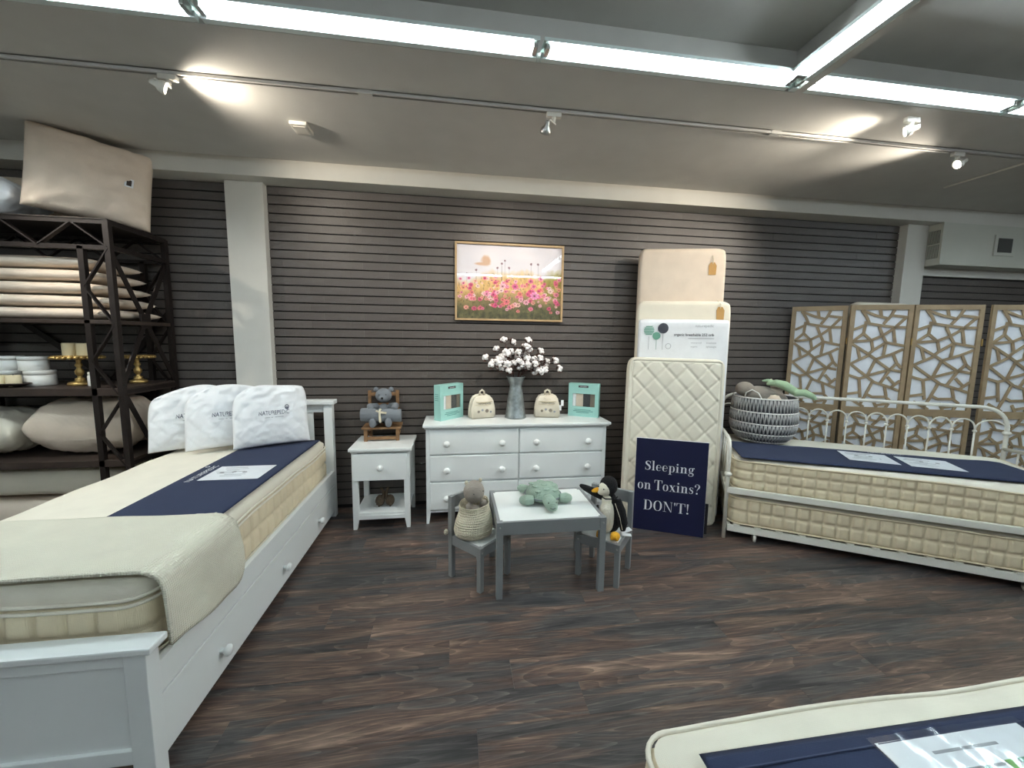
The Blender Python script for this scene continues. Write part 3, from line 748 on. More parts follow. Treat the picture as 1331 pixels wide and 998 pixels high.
def turtle():
    t = thing('turtle_plush', 'sage green plush turtle lying on the white table', 'soft toy', (.552, -1.08, .448), .05)
    sh = blob('shell', [('e', (0, .02, .055), (.105, .115, .052)), ('e', (0, .02, .035), (.115, .125, .030))], 'plush_green', t, .006)
    for u in range(3):
        for v in range(4):
            x, y = -.055+.055*u, -.05+.05*v; d = 1-(x/.105)**2-((y-.02)/.115)**2
            if d > .1:
                bm = B(); ell(bm, (0, 0, 0), (.022, .022, .006), None, 8, 6); obj('shell_tuft', bm, 'plush_green', sh, True, (x, y, .053+.052*math.sqrt(d)))
    blob('body', [('e', (0, -.105, .045), (.040, .038, .036)), ('e', (.002, -.150, .042), (.042, .048, .038)), ('e', (.002, -.178, .026), (.034, .022, .018)),
                  ('t', [(-.08, -.06, .035), (-.125, -.055, .034), (-.158, -.03, .026)], [.026, .034, .022]), ('t', [(.08, -.06, .035), (.125, -.060, .034), (.158, -.045, .026)], [.026, .034, .022]),
                  ('t', [(-.07, .11, .032), (-.11, .15, .030), (-.125, .17, .026)], [.026, .028, .020]), ('t', [(.07, .11, .032), (.11, .14, .030), (.125, .16, .026)], [.026, .028, .020]), ('e', (0, .03, .030), (.09, .10, .026))], 'plush_green', t, .006)
    bm = B(); tube(bm, [(.1*math.cos(a)*1.14, .02+.122*math.sin(a), .04) for a in [2*PI*k/32 for k in range(32)]], .004, 6, True); obj('shell_seam', bm, 'knit_grey', t, True)
    eyes(t, [(-.022, -.180, .060), (.024, -.180, .060)])
    bm = B(); tube(bm, [(-.016, -.196, .034), (0, -.200, .030), (.016, -.196, .034)], .0018, 6); obj('mouth', bm, 'charcoal', t)
turtle()
def penguin():
    t = thing('penguin_plush', 'black and white plush penguin with yellow beak and feet sitting on the chair', 'soft toy', (.945, -1.185, .273), -.55)
    # local: faces -X,-Y diagonal; belly towards -Y
    blob('body', [('e', (.012, .018, .10), (.062, .058, .11)), ('e', (-.005, .012, .20), (.045, .042, .05)), ('e', (-.012, .006, .292), (.056, .056, .060)),
                  ('t', [(-.045, .0, .215), (-.10, -.02, .248), (-.155, -.03, .270), (-.185, -.032, .282)], [.022, .026, .020, .009]),
                  ('t', [(.045, .005, .215), (.070, -.01, .15), (.086, -.02, .08), (.088, -.022, .03)], [.020, .030, .030, .014])], 'plush_black', t, .006)
    blob('belly', [('e', (-.012, -.018, .105), (.050, .050, .108)), ('e', (-.016, -.010, .205), (.034, .036, .04))], 'plush_white', t, .006)
    blob('face', [('e', (-.030, -.022, .278), (.040, .040, .044)), ('e', (-.048, -.026, .262), (.028, .03, .024))], 'plush_white', t, .005)
    blob('beak', [('t', [(-.066, -.030, .270), (-.088, -.044, .266), (-.104, -.054, .262)], [.017, .014, .006])], 'plush_yellow', t, .004)
    for x, y in ((.052, -.085), (-.03, -.09)):
        blob('foot', [('e', (x, y, .022), (.030, .036, .022)), ('e', (x+.012, y-.018, .016), (.016, .018, .014)), ('e', (x-.012, y-.018, .016), (.016, .018, .014))], 'plush_yellow', t, .005)
    eyes(t, [(-.030, -.061, .288), (-.066, -.038, .292)], .0045)
    bm = B(); tube(bm, [(.036, -.03, .20), (.070, -.042, .12), (.088, -.05, .05)], .0018, 6); obj('wing_seam', bm, 'plush_white', t)
    bm = B(); tube(bm, [(-.055, -.024, .228), (-.02, -.046, .224), (.03, -.036, .228), (.045, .0, .232)], .004, 6); obj('collar_seam', bm, 'plush_black', t)
    bm = B(); bar(bm, (.075, .02, .004), (.125, .055, .020), .045, .0015); obj('paper_tag', bm, 'print_white', t)
    bm = B(); bar(bm, (.08, -.01, .003), (.135, .005, .003), .035, .0015); obj('paper_tag', bm, 'print_white', t)
penguin()
def bear_and_chair():
    t = thing('toy_chair', 'miniature rustic wooden chair on the nightstand', 'toy chair', (-.582, -.12, .633), .05)
    w_, d = .27, .20
    a, b_ = w_/2, d/2
    for x in (-a, a-.026):
        bm = B(); box(bm, x, -b_, 0, x+.026, -b_+.024, .098, .002); obj('leg', bm, 'rustic_wood', t)
        bm = B(); box(bm, x+(.012 if x < 0 else -.012), b_-.024, 0, x+.026+(.012 if x < 0 else -.012), b_, .385, .002); obj('back_post', bm, 'rustic_wood', t)
        bm = B(); box(bm, x+.004, -b_+.024, .03, x+.022, b_-.024, .048, .002); obj('side_stretcher', bm, 'rustic_wood', t)
    for i in range(4):
        bm = B(); box(bm, -a-.015, -b_-.012+i*.052, .098, a+.015, -b_+.035+i*.052, .113, .003); obj('seat_slat', bm, 'rustic_wood', t)
    bm = B(); box(bm, -a+.026, -b_+.002, .012, a-.026, -b_+.02, .036, .002); obj('stretcher', bm, 'rustic_wood', t)
    for z in (.34, .25):
        bm = B(); box(bm, -a+.03, b_-.020, z, a-.03, b_-.006, z+.028, .002); obj('back_slat', bm, 'rustic_wood', t)
    t = thing('bear_plush', 'grey knitted teddy bear seated on the miniature wooden chair', 'soft toy', (-.578, -.10, .748), .05)
    blob('body', [('e', (0, .01, .085), (.062, .05, .085)), ('e', (.004, -.015, .240), (.066, .058, .058)), ('e', (.004, -.055, .222), (.036, .032, .030)),
                  ('t', [(-.05, .0, .150), (-.098, -.06, .155), (-.080, -.115, .140)], [.026, .028, .025]), ('t', [(.05, .0, .150), (.102, -.06, .160), (.088, -.115, .140)], [.026, .028, .025]),
                  ('t', [(-.04, -.02, .03), (-.06, -.09, .03), (-.066, -.135, .032)], [.030, .028, .026]), ('e', (-.068, -.15, .040), (.028, .020, .040)),
                  ('t', [(.035, -.02, .03), (.045, -.09, .03), (.050, -.135, .032)], [.030, .028, .026]), ('e', (.052, -.15, .040), (.028, .020, .040))], 'knit_grey', t, .006)
    for x in (-.056, .062):
        bm = B(); ell(bm, (0, 0, 0), (.020, .010, .020), None, 12, 8); obj('ear', bm, 'knit_grey', t, True, (x, .0, .287))
    bm = B(); ell(bm, (0, 0, 0), (.010, .008, .008), None, 10, 8); obj('nose', bm, 'black', t, True, (.0, -.086, .226))
    eyes(t, [(-.024, -.070, .252), (.028, -.070, .252)], .004)
    t = thing('rolled_blanket', 'grey knitted blanket roll tied with cream ribbon in the bear\'s arms', 'blanket', (-.578, -.204, .842), .05)
    bm = B(); tube(bm, [(-.155, 0, .006), (-.150, 0, .006), (-.08, 0, .004), (-.01, 0, -.006), (.06, 0, .0), (.148, 0, -.008), (.153, 0, -.008)], [.046, .052, .054, .046, .053, .052, .046], 20); obj('roll', bm, 'knit_grey', t, True)
    bm = B(); tube(bm, [(-.153, .034*math.exp(-k*.05)*math.cos(k*.5), .006+.034*math.exp(-k*.05)*math.sin(k*.5)) for k in range(34)], .004, 6); obj('spiral_edge', bm, 'knit_taupe', t, True)
    bm = B(); tube(bm, [(-.008, .051*math.cos(2*PI*k/20), -.006+.051*math.sin(2*PI*k/20)) for k in range(20)], .008, 6, True); r_ = obj('ribbon', bm, 'knit_cream', t, True); 
    bm = B(); bar(bm, (-.008, -.055, .035), (.0, -.064, -.045), .014, .004, (0, 1, 0)); bar(bm, (.0, -.055, .032), (.045, -.058, .025), .016, .004, (0, 1, 0)); bar(bm, (-.012, -.055, .034), (-.034, -.05, .045), .012, .004, (0, 1, 0)); obj('bow', bm, 'knit_cream', r_)
bear_and_chair()
def wood_carvings():
    # two dark brown rounded carvings on the nightstand shelf
    for i, (x, s, lab) in enumerate(((-.588, 1, 'dark brown leafy wooden ornament on the nightstand shelf, nearer the bed'), (-.512, -1, 'dark brown leafy wooden ornament on the nightstand shelf, nearer the dresser'))):
        t = thing('wood_ornament', lab, 'ornament', (x, -.29, .1275), 0, 'brown ornaments on the nightstand shelf')
        bm = B(); ell(bm, (0, 0, .045), (.036, .034, .045), None, 14, 10); obj('core', bm, 'brown_carving', t, True)
        for k in range(7):
            a = math.radians(90+s*(-10+k*26)); bm = B()
            hexa(bm, [(-.010, -.012, 0), (.010, -.012, 0), (.006, .012, 0), (-.006, .012, 0)], [(-.006, -.010, .052), (.006, -.010, .052), (.004, .006, .05), (-.004, .006, .05)])
            obj('leaf', bm, 'brown_carving', t, False, (s*.020, -.012, .045), (0, PI/2-a, 0))
        bm = B(); tube(bm, [(s*.028, 0, .06), (s*.026, 0, .12), (s*.010, -.01, .150)], [.012, .011, .009], 10); obj('stem', bm, 'brown_carving', t, True)
wood_carvings()

# ---------------- on the dresser ----------------
DZ = .795
def vase():
    t = thing('metal_vase', 'tall galvanised metal vase on the dresser', 'vase', (.508, -.150, DZ))
    bm = B(); lathe(bm, [(.02, 0), (.086, 0), (.090, .006), (.086, .014), (.068, .16), (.052, .262), (.050, .275), (.054, .285), (.074, .345), (.077, .350), (.073, .350), (.050, .285), (.044, .270), (.06, .15), (.075, .02), (.02, .012)], 32); obj('vase_body', bm, 'galvanised', t, True)
    for z, r_ in ((.010, .089), (.276, .052), (.348, .077)):
        bm = B(); tube(bm, [(r_*math.cos(2*PI*k/32), r_*math.sin(2*PI*k/32), z) for k in range(32)], .003, 6, True); obj('rolled_rim', bm, 'galvanised', t, True)
vase()
def cotton():
    bm = B()
    for dx, dy, dz in ((.017, 0, .006), (-.015, .006, .006), (.002, -.017, .004), (0, .015, .006), (.0, 0, .018)): ell(bm, (dx, dy, dz), (.0150, .0150, .0155), None, 9, 6)
    boll = bpy.data.meshes.new('boll'); bmesh.ops.recalc_face_normals(bm, faces=bm.faces[:]); bm.to_mesh(boll); bm.free(); boll.materials.append(MAT['cotton_boll'])
    for p in boll.polygons: p.use_smooth = True
    bm = B()
    for k in range(5):
        a = 2*PI*k/5; d = Vector((math.cos(a), math.sin(a), 0)); s_ = Vector((-d.y, d.x, 0))
        v = [bm.verts.new(p) for p in (Vector((0, 0, -.020))+s_*.006, Vector((0, 0, -.020))-s_*.006, d*.030-s_*.010+Vector((0, 0, -.006)), d*.042+Vector((0, 0, .020)), d*.030+s_*.010+Vector((0, 0, -.006)))]
        bm.faces.new(v)
    husk = bpy.data.meshes.new('husk'); bm.to_mesh(husk); bm.free(); husk.materials.append(MAT['husk'])
    # tips of the stems as (x, z, y), measured on the vase's plane
    tips = [(.255, 1.300, -.15), (.345, 1.370, -.12), (.405, 1.445, -.13), (.430, 1.330, -.19), (.610, 1.445, -.13), (.575, 1.395, -.18), (.715, 1.355, -.14), (.830, 1.280, -.16), (.865, 1.215, -.19), (.775, 1.245, -.09), (.30, 1.245, -.19), (.70, 1.30, -.20), (.62, 1.36, -.10)]
    labels = ['cotton stem leaning furthest towards the bear in the metal vase', 'cotton stem in the metal vase', ]
    r_ = random.Random(11)
    for i, (x, z, y) in enumerate(tips):
        base = Vector((.508+r_.uniform(-.012, .012), -.150+r_.uniform(-.012, .012), DZ+.10)); tip = Vector((x, y, z))
        off0 = Vector((x-.508, y+.150, 0)); mouth = Vector((.508, -.150, DZ+.36))+(off0.normalized() if off0.length > .001 else Vector())*min(.040, off0.length*.25)
        neck = Vector((.508, -.150, DZ+.27))+(mouth-Vector((.508, -.150, DZ+.36)))*.4; mid = mouth.lerp(tip, .45)+Vector(((.508-x)*.12, 0, .03))
        t = thing('cotton_branch', 'dried cotton branch with white bolls in the metal vase', 'cotton branch', base, 0, 'cotton branches in the vase')
        def pt(f):
            if f < .2: return base.lerp(neck, f/.2)-base
            if f < .3: return neck.lerp(mouth, (f-.2)/.1)-base
            g = (f-.3)/.7; return (mouth*(1-g)**2+mid*2*g*(1-g)+tip*g*g)-base
        bm = B(); tube(bm, [pt(k/10) for k in range(11)], [.0035-.0015*k/10 for k in range(11)], 6); obj('stem', bm, 'bark', t, True)
        fs = [1.0, .90, .80, .71, .63, .56]
        for k, f in enumerate(fs):
            p = pt(f); off = Vector((r_.uniform(-.062, .062), r_.uniform(-.05, .03), r_.uniform(-.03, .03))) if k else Vector()
            q = p+off; q.z = max(q.z, DZ+.395-base.z); d = (off if k else pt(1)-pt(.9)).normalized(); d = (d+Vector((0, -.5, .3))).normalized()
            e = Vector((0, 0, 1)).rotation_difference(d).to_euler()
            if k:
                bm = B(); tube(bm, [p, p+off*.5+Vector((0, 0, .004)), q-d*.01], .002, 5); obj('twig', bm, 'bark', t)
            bo = mobj('boll', boll, None, t, loc=q, rot=e); bo.scale = (1, 1, 1) if i % 2 else (1.08, 1.08, 1.05)
            hk = mobj('husk', husk, None, bo)
cotton()
def swaddle_box(loc, rz, label, flip):
    t = thing('gift_box', label, 'box', loc, rz, 'teal boxes on the dresser')
    w_, d, h = .262, .062, .288
    # frame of the card front leaves a real window
    wx0, wx1, wz0, wz1 = -.095, .098, .088, .200
    bm = B(); box(bm, -w_/2, .004, 0, w_/2, d, h, .001); obj('carton', bm, 'teal_card', t)
    for a in ((-w_/2, wx0, 0, h), (wx1, w_/2, 0, h), (wx0, wx1, 0, wz0), (wx0, wx1, wz1, h)):
        bm = B(); box(bm, a[0], -.012, a[2], a[1], .004, a[3]); obj('front_card', bm, 'teal_card', t)
    cols = ['white_cotton', 'natural_cotton', 'charcoal', 'taupe'] if True else []
    xs = [wx0, wx0+.030, wx0+.092, wx0+.152, wx1]
    for k in range(4):
        bm = B(); box(bm, xs[k], -.006, wz0, xs[k+1]-.001, .004, wz1, .002); obj('folded_swaddle', bm, cols[k], t)
    bm = B(); box(bm, wx0, -.0125, wz0, wx1, -.0115, wz1); obj('window_film', bm, 'clear_film', t)
    bm = B(); box(bm, -.045, -.0135, h-.034, .040, -.0115, h-.016); obj('brand_strip', bm, 'charcoal', t)
    me = text_mesh('naturepedic', .012, 'CENTER'); mobj('lettering', me, 'print_white', t, loc=(-.003, -.0142, h-.029), rot=(PI/2, 0, 0))
    for i, (a, b_, z) in enumerate(((-.075, .065, .058), (-.085, .085, .046), (-.06, .05, .034))):
        bm = B(); box(bm, a, -.0130, z, b_, -.0118, z+.0045); obj('printed_line', bm, 'teal_dark', t)
    for i in range(4):
        bm = B(); box(bm, -w_/2-.0008, .012, .21-.016*i, -w_/2+.0004, .05, .214-.016*i); obj('printed_line', bm, 'teal_dark', t)
swaddle_box((-.03, -.165, DZ), .80, 'teal swaddle gift box with window, at the dresser corner by the bear', 0)
swaddle_box((1.105, -.150, DZ), -.50, 'teal swaddle gift box with window, at the dresser corner by the leaning mattresses', 1)
def cloth_bag(loc, rz, label, seed):
    t = thing('cotton_bag', label, 'bag', loc, rz, 'cream cotton bags on the dresser')
    def dome(bm, w_, h, d, y):
        out = [(-w_/2, 0), (w_/2, 0), (w_/2*.97, h*.45), (w_/2*.80, h*.82), (w_/2*.55, h*.95), (0, h), (-w_/2*.55, h*.95), (-w_/2*.80, h*.82), (-w_/2*.97, h*.45)]
        f = [bm.verts.new((x, y, z)) for x, z in out]; b_ = [bm.verts.new((x, y+d, z)) for x, z in out]
        bm.faces.new(f); bm.faces.new(b_[::-1])
        for i in range(len(out)): bm.faces.new((f[i], b_[i], b_[(i+1) % len(out)], f[(i+1) % len(out)]))
        bmesh.ops.bevel(bm, geom=bm.edges[:], offset=.010, segments=3, affect='EDGES')
    bm = B(); dome(bm, .215, .195, .045, -.035); obj('front_pocket', bm, 'cream_fabric', t, True)
    bm = B(); dome(bm, .225, .205, .04, .012); obj('back_pocket', bm, 'cream_fabric', t, True)
    bm = B(); tube(bm, [(-.022, .01, .195), (-.018, .01, .222), (0, .008, .236), (.018, .01, .222), (.022, .01, .195)], .008, 8); obj('loop', bm, 'cream_fabric', t, True)
    bm = B(); tube(bm, [(-.07, -.038, .142), (0, -.040, .136), (.07, -.038, .142)], .003, 6); tube(bm, [(-.075, -.038, .118), (.0, -.041, .113), (.06, -.038, .118)], .002, 6); obj('printed_line', bm, 'khaki_band', t, True)
    me = text_mesh('naturepedic', .024, 'CENTER'); mobj('lettering', me, 'taupe', t, loc=(.01, -.0362, .120), rot=(PI/2, 0, 0))
    for i, (x, z, r_) in enumerate(((-.045, .06, .011), (-.012, .072, .010), (.028, .064, .015), (.062, .054, .009))):
        bm = B(); lathe(bm, [(r_*.55, 0), (r_, 0), (r_, .0012), (r_*.55, .0012)], 14, (x, -.0352, z), rot(PI/2, 0, 0)); obj('printed_flower', bm, 'print_grey' if i % 2 else 'taupe', t)
    if seed:
        bm = B(); tube(bm, [(.03*math.cos(a), -.03, .225+.018*math.sin(a)) for a in [2*PI*k/14 for k in range(14)]], .002, 5, True); tube(bm, [(0, -.04, .205), (-.03, -.045, .17), (.03, -.045, .16)], .002, 5); obj('drawstring', bm, 'string', t)
        bm = B(); box(bm, .118, -.005, .10, .140, -.003, .15); box(bm, .098, -.004, .06, .122, -.002, .105); obj('paper_tag', bm, 'print_white', t)
cloth_bag((.228, -.145, DZ), .30, 'small cream cotton bag with grey print, between the teal box and the metal vase', 0)
cloth_bag((.782, -.150, DZ), -.18, 'small cream cotton bag with knotted string and paper tags on the dresser', 1)
def picture():
    t = thing('framed_picture', 'framed picture of a pink flower meadow on the brick wall', 'picture', (.466, -.002, 1.93))
    w_, h, f = .925, .640, .016
    for a in ((-w_/2, -h/2, w_/2, -h/2+f), (-w_/2, h/2-f, w_/2, h/2), (-w_/2, -h/2+f, -w_/2+f, h/2-f), (w_/2-f, -h/2+f, w_/2, h/2-f)):
        bm = B(); box(bm, a[0], -.030, a[1], a[2], 0, a[3], .001); obj('frame', bm, 'oak_frame', t)
    NX, NZ = 190, 132; W0, H0 = w_-2*f, h-2*f
    r_ = random.Random(5)
    fl = []
    pinks = [(236, 120, 165), (222, 84, 140), (246, 176, 200), (250, 210, 216), (232, 116, 122), (242, 160, 150), (218, 76, 130), (248, 196, 190)]
    for i in range(120):
        x = r_.random(); z = .10+.46*r_.random()**.8; s = .016+.022*r_.random()
        fl.append((x, z, s, r_.choice(pinks), r_.random()*6))
    for i in range(40):
        x = .3+.7*r_.random(); z = .14+.40*r_.random(); fl.append((x, z, .026+.016*r_.random(), r_.choice(pinks), r_.random()*6))
    fl += [(.74, .33, .066, (240, 150, 205), .3), (.55, .45, .052, (228, 90, 160), 1.), (.43, .45, .050, (246, 190, 205), .5), (.66, .24, .046, (250, 175, 200), .2), (.80, .57, .042, (245, 150, 190), .8), (.70, .53, .042, (225, 95, 160), .1), (.28, .34, .046, (245, 150, 185), .2), (.47, .24, .050, (235, 120, 130), .9), (.86, .29, .042, (246, 180, 195), .4), (.36, .58, .036, (240, 140, 170), .3), (.06, .42, .042, (238, 160, 130), .1), (.16, .27, .036, (238, 130, 150), .1), (.22, .15, .036, (220, 100, 130), .1), (.95, .50, .038, (226, 90, 130), .1)]
    seeds = [(.45, .80), (.42, .755), (.70, .765), (.77, .765), (.49, .70), (.18, .66), (.09, .61), (.27, .60), (.38, .70)]
    def colour(u, v):
        n = noise.noise(Vector((u*5, v*5, 1))); n2 = noise.noise(Vector((u*30, v*14, 2))); n3 = noise.noise(Vector((u*70, v*30, 4)))
        line = .60+.09*noise.noise(Vector((u*4, 9, 0)))+.05*noise.noise(Vector((u*14, 3, 0)))-.12*math.exp(-((u-.05)/.16)**2)+.05*(u > .8)*(u-.8)*5
        sky = (230+10*n, 226+8*n, 232+6*n)
        g = min(1, max(0, (v-.08-.10*n-.06*n2)/.34)); g = g*g*(3-2*g)
        mead = [(92+40*n2, 92+36*n2, 62+22*n2)[i]*(1-g)+(224+26*n2, 186+30*n2, 122+34*n2)[i]*g for i in range(3)]
        if u > .82 and v > .3: mead = [mead[0]*.72, mead[1]*.80, mead[2]*.62]
        k = min(1, max(0, (v-line-.04*n2)/.12+.5)); c = [mead[i]*(1-k)+sky[i]*k for i in range(3)]
        if v < line and n3 > .30: c = [x*.78 for x in c]
        d = math.hypot((u-.275)/.045, (v-.79)/.07)+.25*n2; d2 = math.hypot((u-.24)/.075, (v-.745)/.022)
        q = max(0, min(1, (1.15-min(d, d2))*2.5)); c = [c[i]*(1-.75*q)+(206, 160, 122)[i]*.75*q for i in range(3)]
        for sx, sz in seeds:
            if math.hypot((u-sx)*1.45, v-sz) < .015+.006*n3: c = [140, 110, 118]
            elif abs(u-sx-.004*n) < .003 and v < sz and v > .5: c = [x*.86 for x in c]
        for x, z, s, p, ph in fl:
            dx, dz = (u-x)*1.45, (v-z)*1.15; d = math.hypot(dx, dz)
            if d < s:
                a = math.atan2(dz, dx)+ph
                if d < s*.20: c = [112, 52, 56]
                elif d < s*(.60+.40*abs(math.cos(a*4))):
                    m = .85; c = [c[i]*(1-m)+p[i]*(.80+.32*d/s+.10*math.cos(a*8))*m for i in range(3)]
        return [min(255, max(0, x)) for x in c]
    verts, faces, cols = [], [], []
    for j in range(NZ+1):
        for i in range(NX+1): verts.append((-W0/2+W0*i/NX, -.012, -H0/2+H0*j/NZ))
    for j in range(NZ):
        for i in range(NX):
            a = j*(NX+1)+i; faces.append((a, a+1, a+NX+2, a+NX+1)); cols.append(srgb(colour((i+.5)/NX, (j+.5)/NZ))+(1.,))
    me = bpy.data.meshes.new('print'); me.from_pydata(verts, [], faces)
    ca = me.color_attributes.new('print', 'FLOAT_COLOR', 'CORNER')
    flat = [x for c in cols for _ in range(4) for x in c]; ca.data.foreach_set('color', flat)
    mobj('print', me, 'flower_print', t)
    bm = B(); box(bm, -W0/2, -.017, -H0/2, W0/2, -.0145, H0/2); obj('glass', bm, 'glass_pane', t)
    bm = B(); box(bm, -w_/2+.002, -.0115, -h/2+.002, w_/2-.002, 0, h/2-.002); obj('backing', bm, 'kraft', t)
picture()
# ---------------- leaning mattresses and the sign ----------------
def slab_thing(name, label, L, R, h, th, lean, m, disp=None, nu=24, nv=30, corner=.03, group=None, z0=0.0, roll=0.0):
    """upright slab whose front bottom edge runs from L to R"""
    L, R = Vector((L[0], L[1], 0)), Vector((R[0], R[1], 0)); d = R-L; w_ = d.length; rz = math.atan2(d.y, d.x)
    t = thing(name, label, 'mattress', (L+R)/2+Vector((-math.sin(rz), math.cos(rz), 0))*th/2+Vector((0, 0, z0)), rz, group)
    bm = B(); S_ = cushion(bm, w_, h, th, p=90, q=.36, nu=nu, nv=nv, dense=1.6, pinch=0, corner=corner, disp=disp)
    M = Matrix.Rotation(roll, 4, 'Y') @ Matrix.Rotation(-lean, 4, 'X') @ Matrix.Translation((0, 0, h/2))
    for v in bm.verts: v.co = M @ v.co
    obj('cover', bm, m, t, True)
    return t, (lambda u, v, off=.002: M @ (S_(u, v)+Vector((0, -off, 0)))), w_
def hang_tag(t, S_, u, v, w_, h):
    """kraft hang tag on a string, on an upright mattress"""
    bm = B(); o = [(-.028, -.052), (.028, -.052), (.032, .022), (.016, .050), (-.016, .050), (-.032, .022)]
    f = [S_(u+x/w_*2, v+z/h*2, .004) for x, z in o]; b_ = [S_(u+x/w_*2, v+z/h*2, .002) for x, z in o]
    F = [bm.verts.new(p) for p in f]; K = [bm.verts.new(p) for p in b_]
    bm.faces.new(F); bm.faces.new(K[::-1])
    for i in range(6): bm.faces.new((F[i], K[i], K[(i+1) % 6], F[(i+1) % 6]))
    g = obj('hang_tag', bm, 'kraft', t)
    bm = B(); tube(bm, [S_(u, v+.035/h*2, .005), S_(u+.004/w_*2, v+.07/h*2, .006), S_(u-.004/w_*2, v+.105/h*2, .004)], .003, 5); obj('tag_string', bm, 'string', g)
h = 2.23
t, S_, w_ = slab_thing('upright_mattress', 'tallest pale beige mattress with a kraft tag, against the brick wall', (1.535, -.218), (2.215, -.380), h, .10, .012, 'natural_cotton', lambda u, v, s: .002*noise.noise(Vector((u*2, v*3, s))))
hang_tag(t, S_, .68, .845, w_, h)
h = 1.785
t, S_, w_ = slab_thing('upright_mattress', 'cream mattress with a kraft tag, standing behind the white printed mattress bag', (1.485, -.315), (2.211, -.485), h, .075, .012, 'cream_fabric', lambda u, v, s: .002*noise.noise(Vector((u*2, v*3, s))), corner=.035)
hang_tag(t, S_, .76, .890, w_, h)
h = 1.632
t, S_, w_ = slab_thing('bagged_mattress', 'mattress in a white plastic bag printed with green and dark trees', (1.475, -.375), (2.163, -.545), h, .045, .012, 'plastic_wrap', lambda u, v, s: .004*noise.noise(Vector((u*5, v*9, s))), corner=.012)
def on_uv(bm_or_me, S_, off):
    for v in (bm_or_me.verts if hasattr(bm_or_me, 'verts') else bm_or_me.vertices): v.co = S_(v.co.x, v.co.y, off)
def disc(t, S_, u, v, r, m, w_, h, ring=1.0):
    bm = B(); N = 28; A = [bm.verts.new(S_(u+r*math.cos(2*PI*k/N)/w_*2, v+r*math.sin(2*PI*k/N)/h*2, .003)) for k in range(N)]
    if ring >= 1: bm.faces.new(A)
    else:
        D = [bm.verts.new(S_(u+ring*r*math.cos(2*PI*k/N)/w_*2, v+ring*r*math.sin(2*PI*k/N)/h*2, .003)) for k in range(N)]
        for k in range(N): bm.faces.new((A[k], A[(k+1) % N], D[(k+1) % N], D[k]))
    return obj('printed_tree', bm, m, t)
def uvline(t, S_, u0, v0, u1, v1, wd, m, w_, h, name='printed_line'):
    bm = B(); du, dv = (wd/w_, 0) if abs(v1-v0)*h > abs(u1-u0)*w_ else (0, wd/h)
    q = [bm.verts.new(S_(a, b_, .003)) for a, b_ in ((u0-du, v0-dv), (u1-du, v1-dv), (u1+du, v1+dv), (u0+du, v0+dv))]
    bm.faces.new(q); return obj(name, bm, m, t)
disc(t, S_, -.46, .910, .042, 'print_charcoal', w_, h)
disc(t, S_, -.60, .835, .031, 'print_green', w_, h)
disc(t, S_, -.33, .735, .022, 'print_grey', w_, h, .85)
for k in range(6):
    z = .034-.0125*k; a = math.sqrt(max(0, .041**2-(z-.003)**2)); uvline(t, S_, -.77-a/w_*2, .885+z/h*2, -.77+a/w_*2, .885+z/h*2, .0075, 'print_green', w_, h, 'printed_stripe')
for u, v in ((-.60, .795), (-.77, .83), (-.46, .855)): uvline(t, S_, u, v, u, .70, .003, 'print_grey' if u != -.60 else 'print_green', w_, h)
for s_, sz, u, v, m, bold in (('naturepedic', .030, .24, .925, 'print_grey', 0), ('organic breathable 252 crib', .040, .02, .838, 'print_charcoal', .0006), ('waterproof', .018, .16, .765, 'print_grey', 0), ('breathable', .018, .50, .765, 'print_grey', 0), ('organic', .018, .16, .727, 'print_grey', 0), ('lightweight', .018, .50, .727, 'print_grey', 0)):
    me = text_mesh(s_, sz, 'LEFT', bold); wid = max(v.co.x for v in me.vertices); k = .46/wid if 'crib' in s_ else 1
    if 'crib' in s_: u = -.22; k = .31/wid
    for v_ in me.vertices: v_.co = S_(u+v_.co.x*k/w_*2, v+v_.co.y*k/h*2, .0035)
    mobj('lettering', me, m, t)
uvline(t, S_, .10, .815, .66, .815, .004, 'print_grey', w_, h)
def quilt(u, v, s):
    if s > 0: return 0
    x, z = u*.365, v*.66; d = 0
    if abs(x) < .325 and abs(z) < .625:
        for q in (x*.72+z*.69, x*.72-z*.69):
            k = abs(q/.115-round(q/.115))*.115; d -= .007*math.exp(-(k/.008)**2)
    for e in (abs(abs(x)-.335), abs(abs(z)-.632)): d -= .006*math.exp(-(e/.006)**2) if (abs(x) < .34 and abs(z) < .637) else 0
    return d
t, S_, w_ = slab_thing('quilted_mattress', 'cream crib mattress with diamond quilting, leaning behind the navy sign', (1.318, -.545), (2.040, -.695), 1.325, .100, .050, 'greenish_cream', quilt, 110, 190, .045, roll=.016)
bm = B(); o = []
for k in range(4): pass
loop = [(-.975+.0*k, -.95+1.9*k/30) for k in range(31)]+[(-.95+1.9*k/20, .985) for k in range(21)]+[(.975, .95-1.9*k/30) for k in range(31)]+[(.95-1.9*k/20, -.985) for k in range(21)]
tube(bm, [S_(a, b_, -.004) for a, b_ in loop], .005, 6, True); obj('piping', bm, 'greenish_cream', t, True)

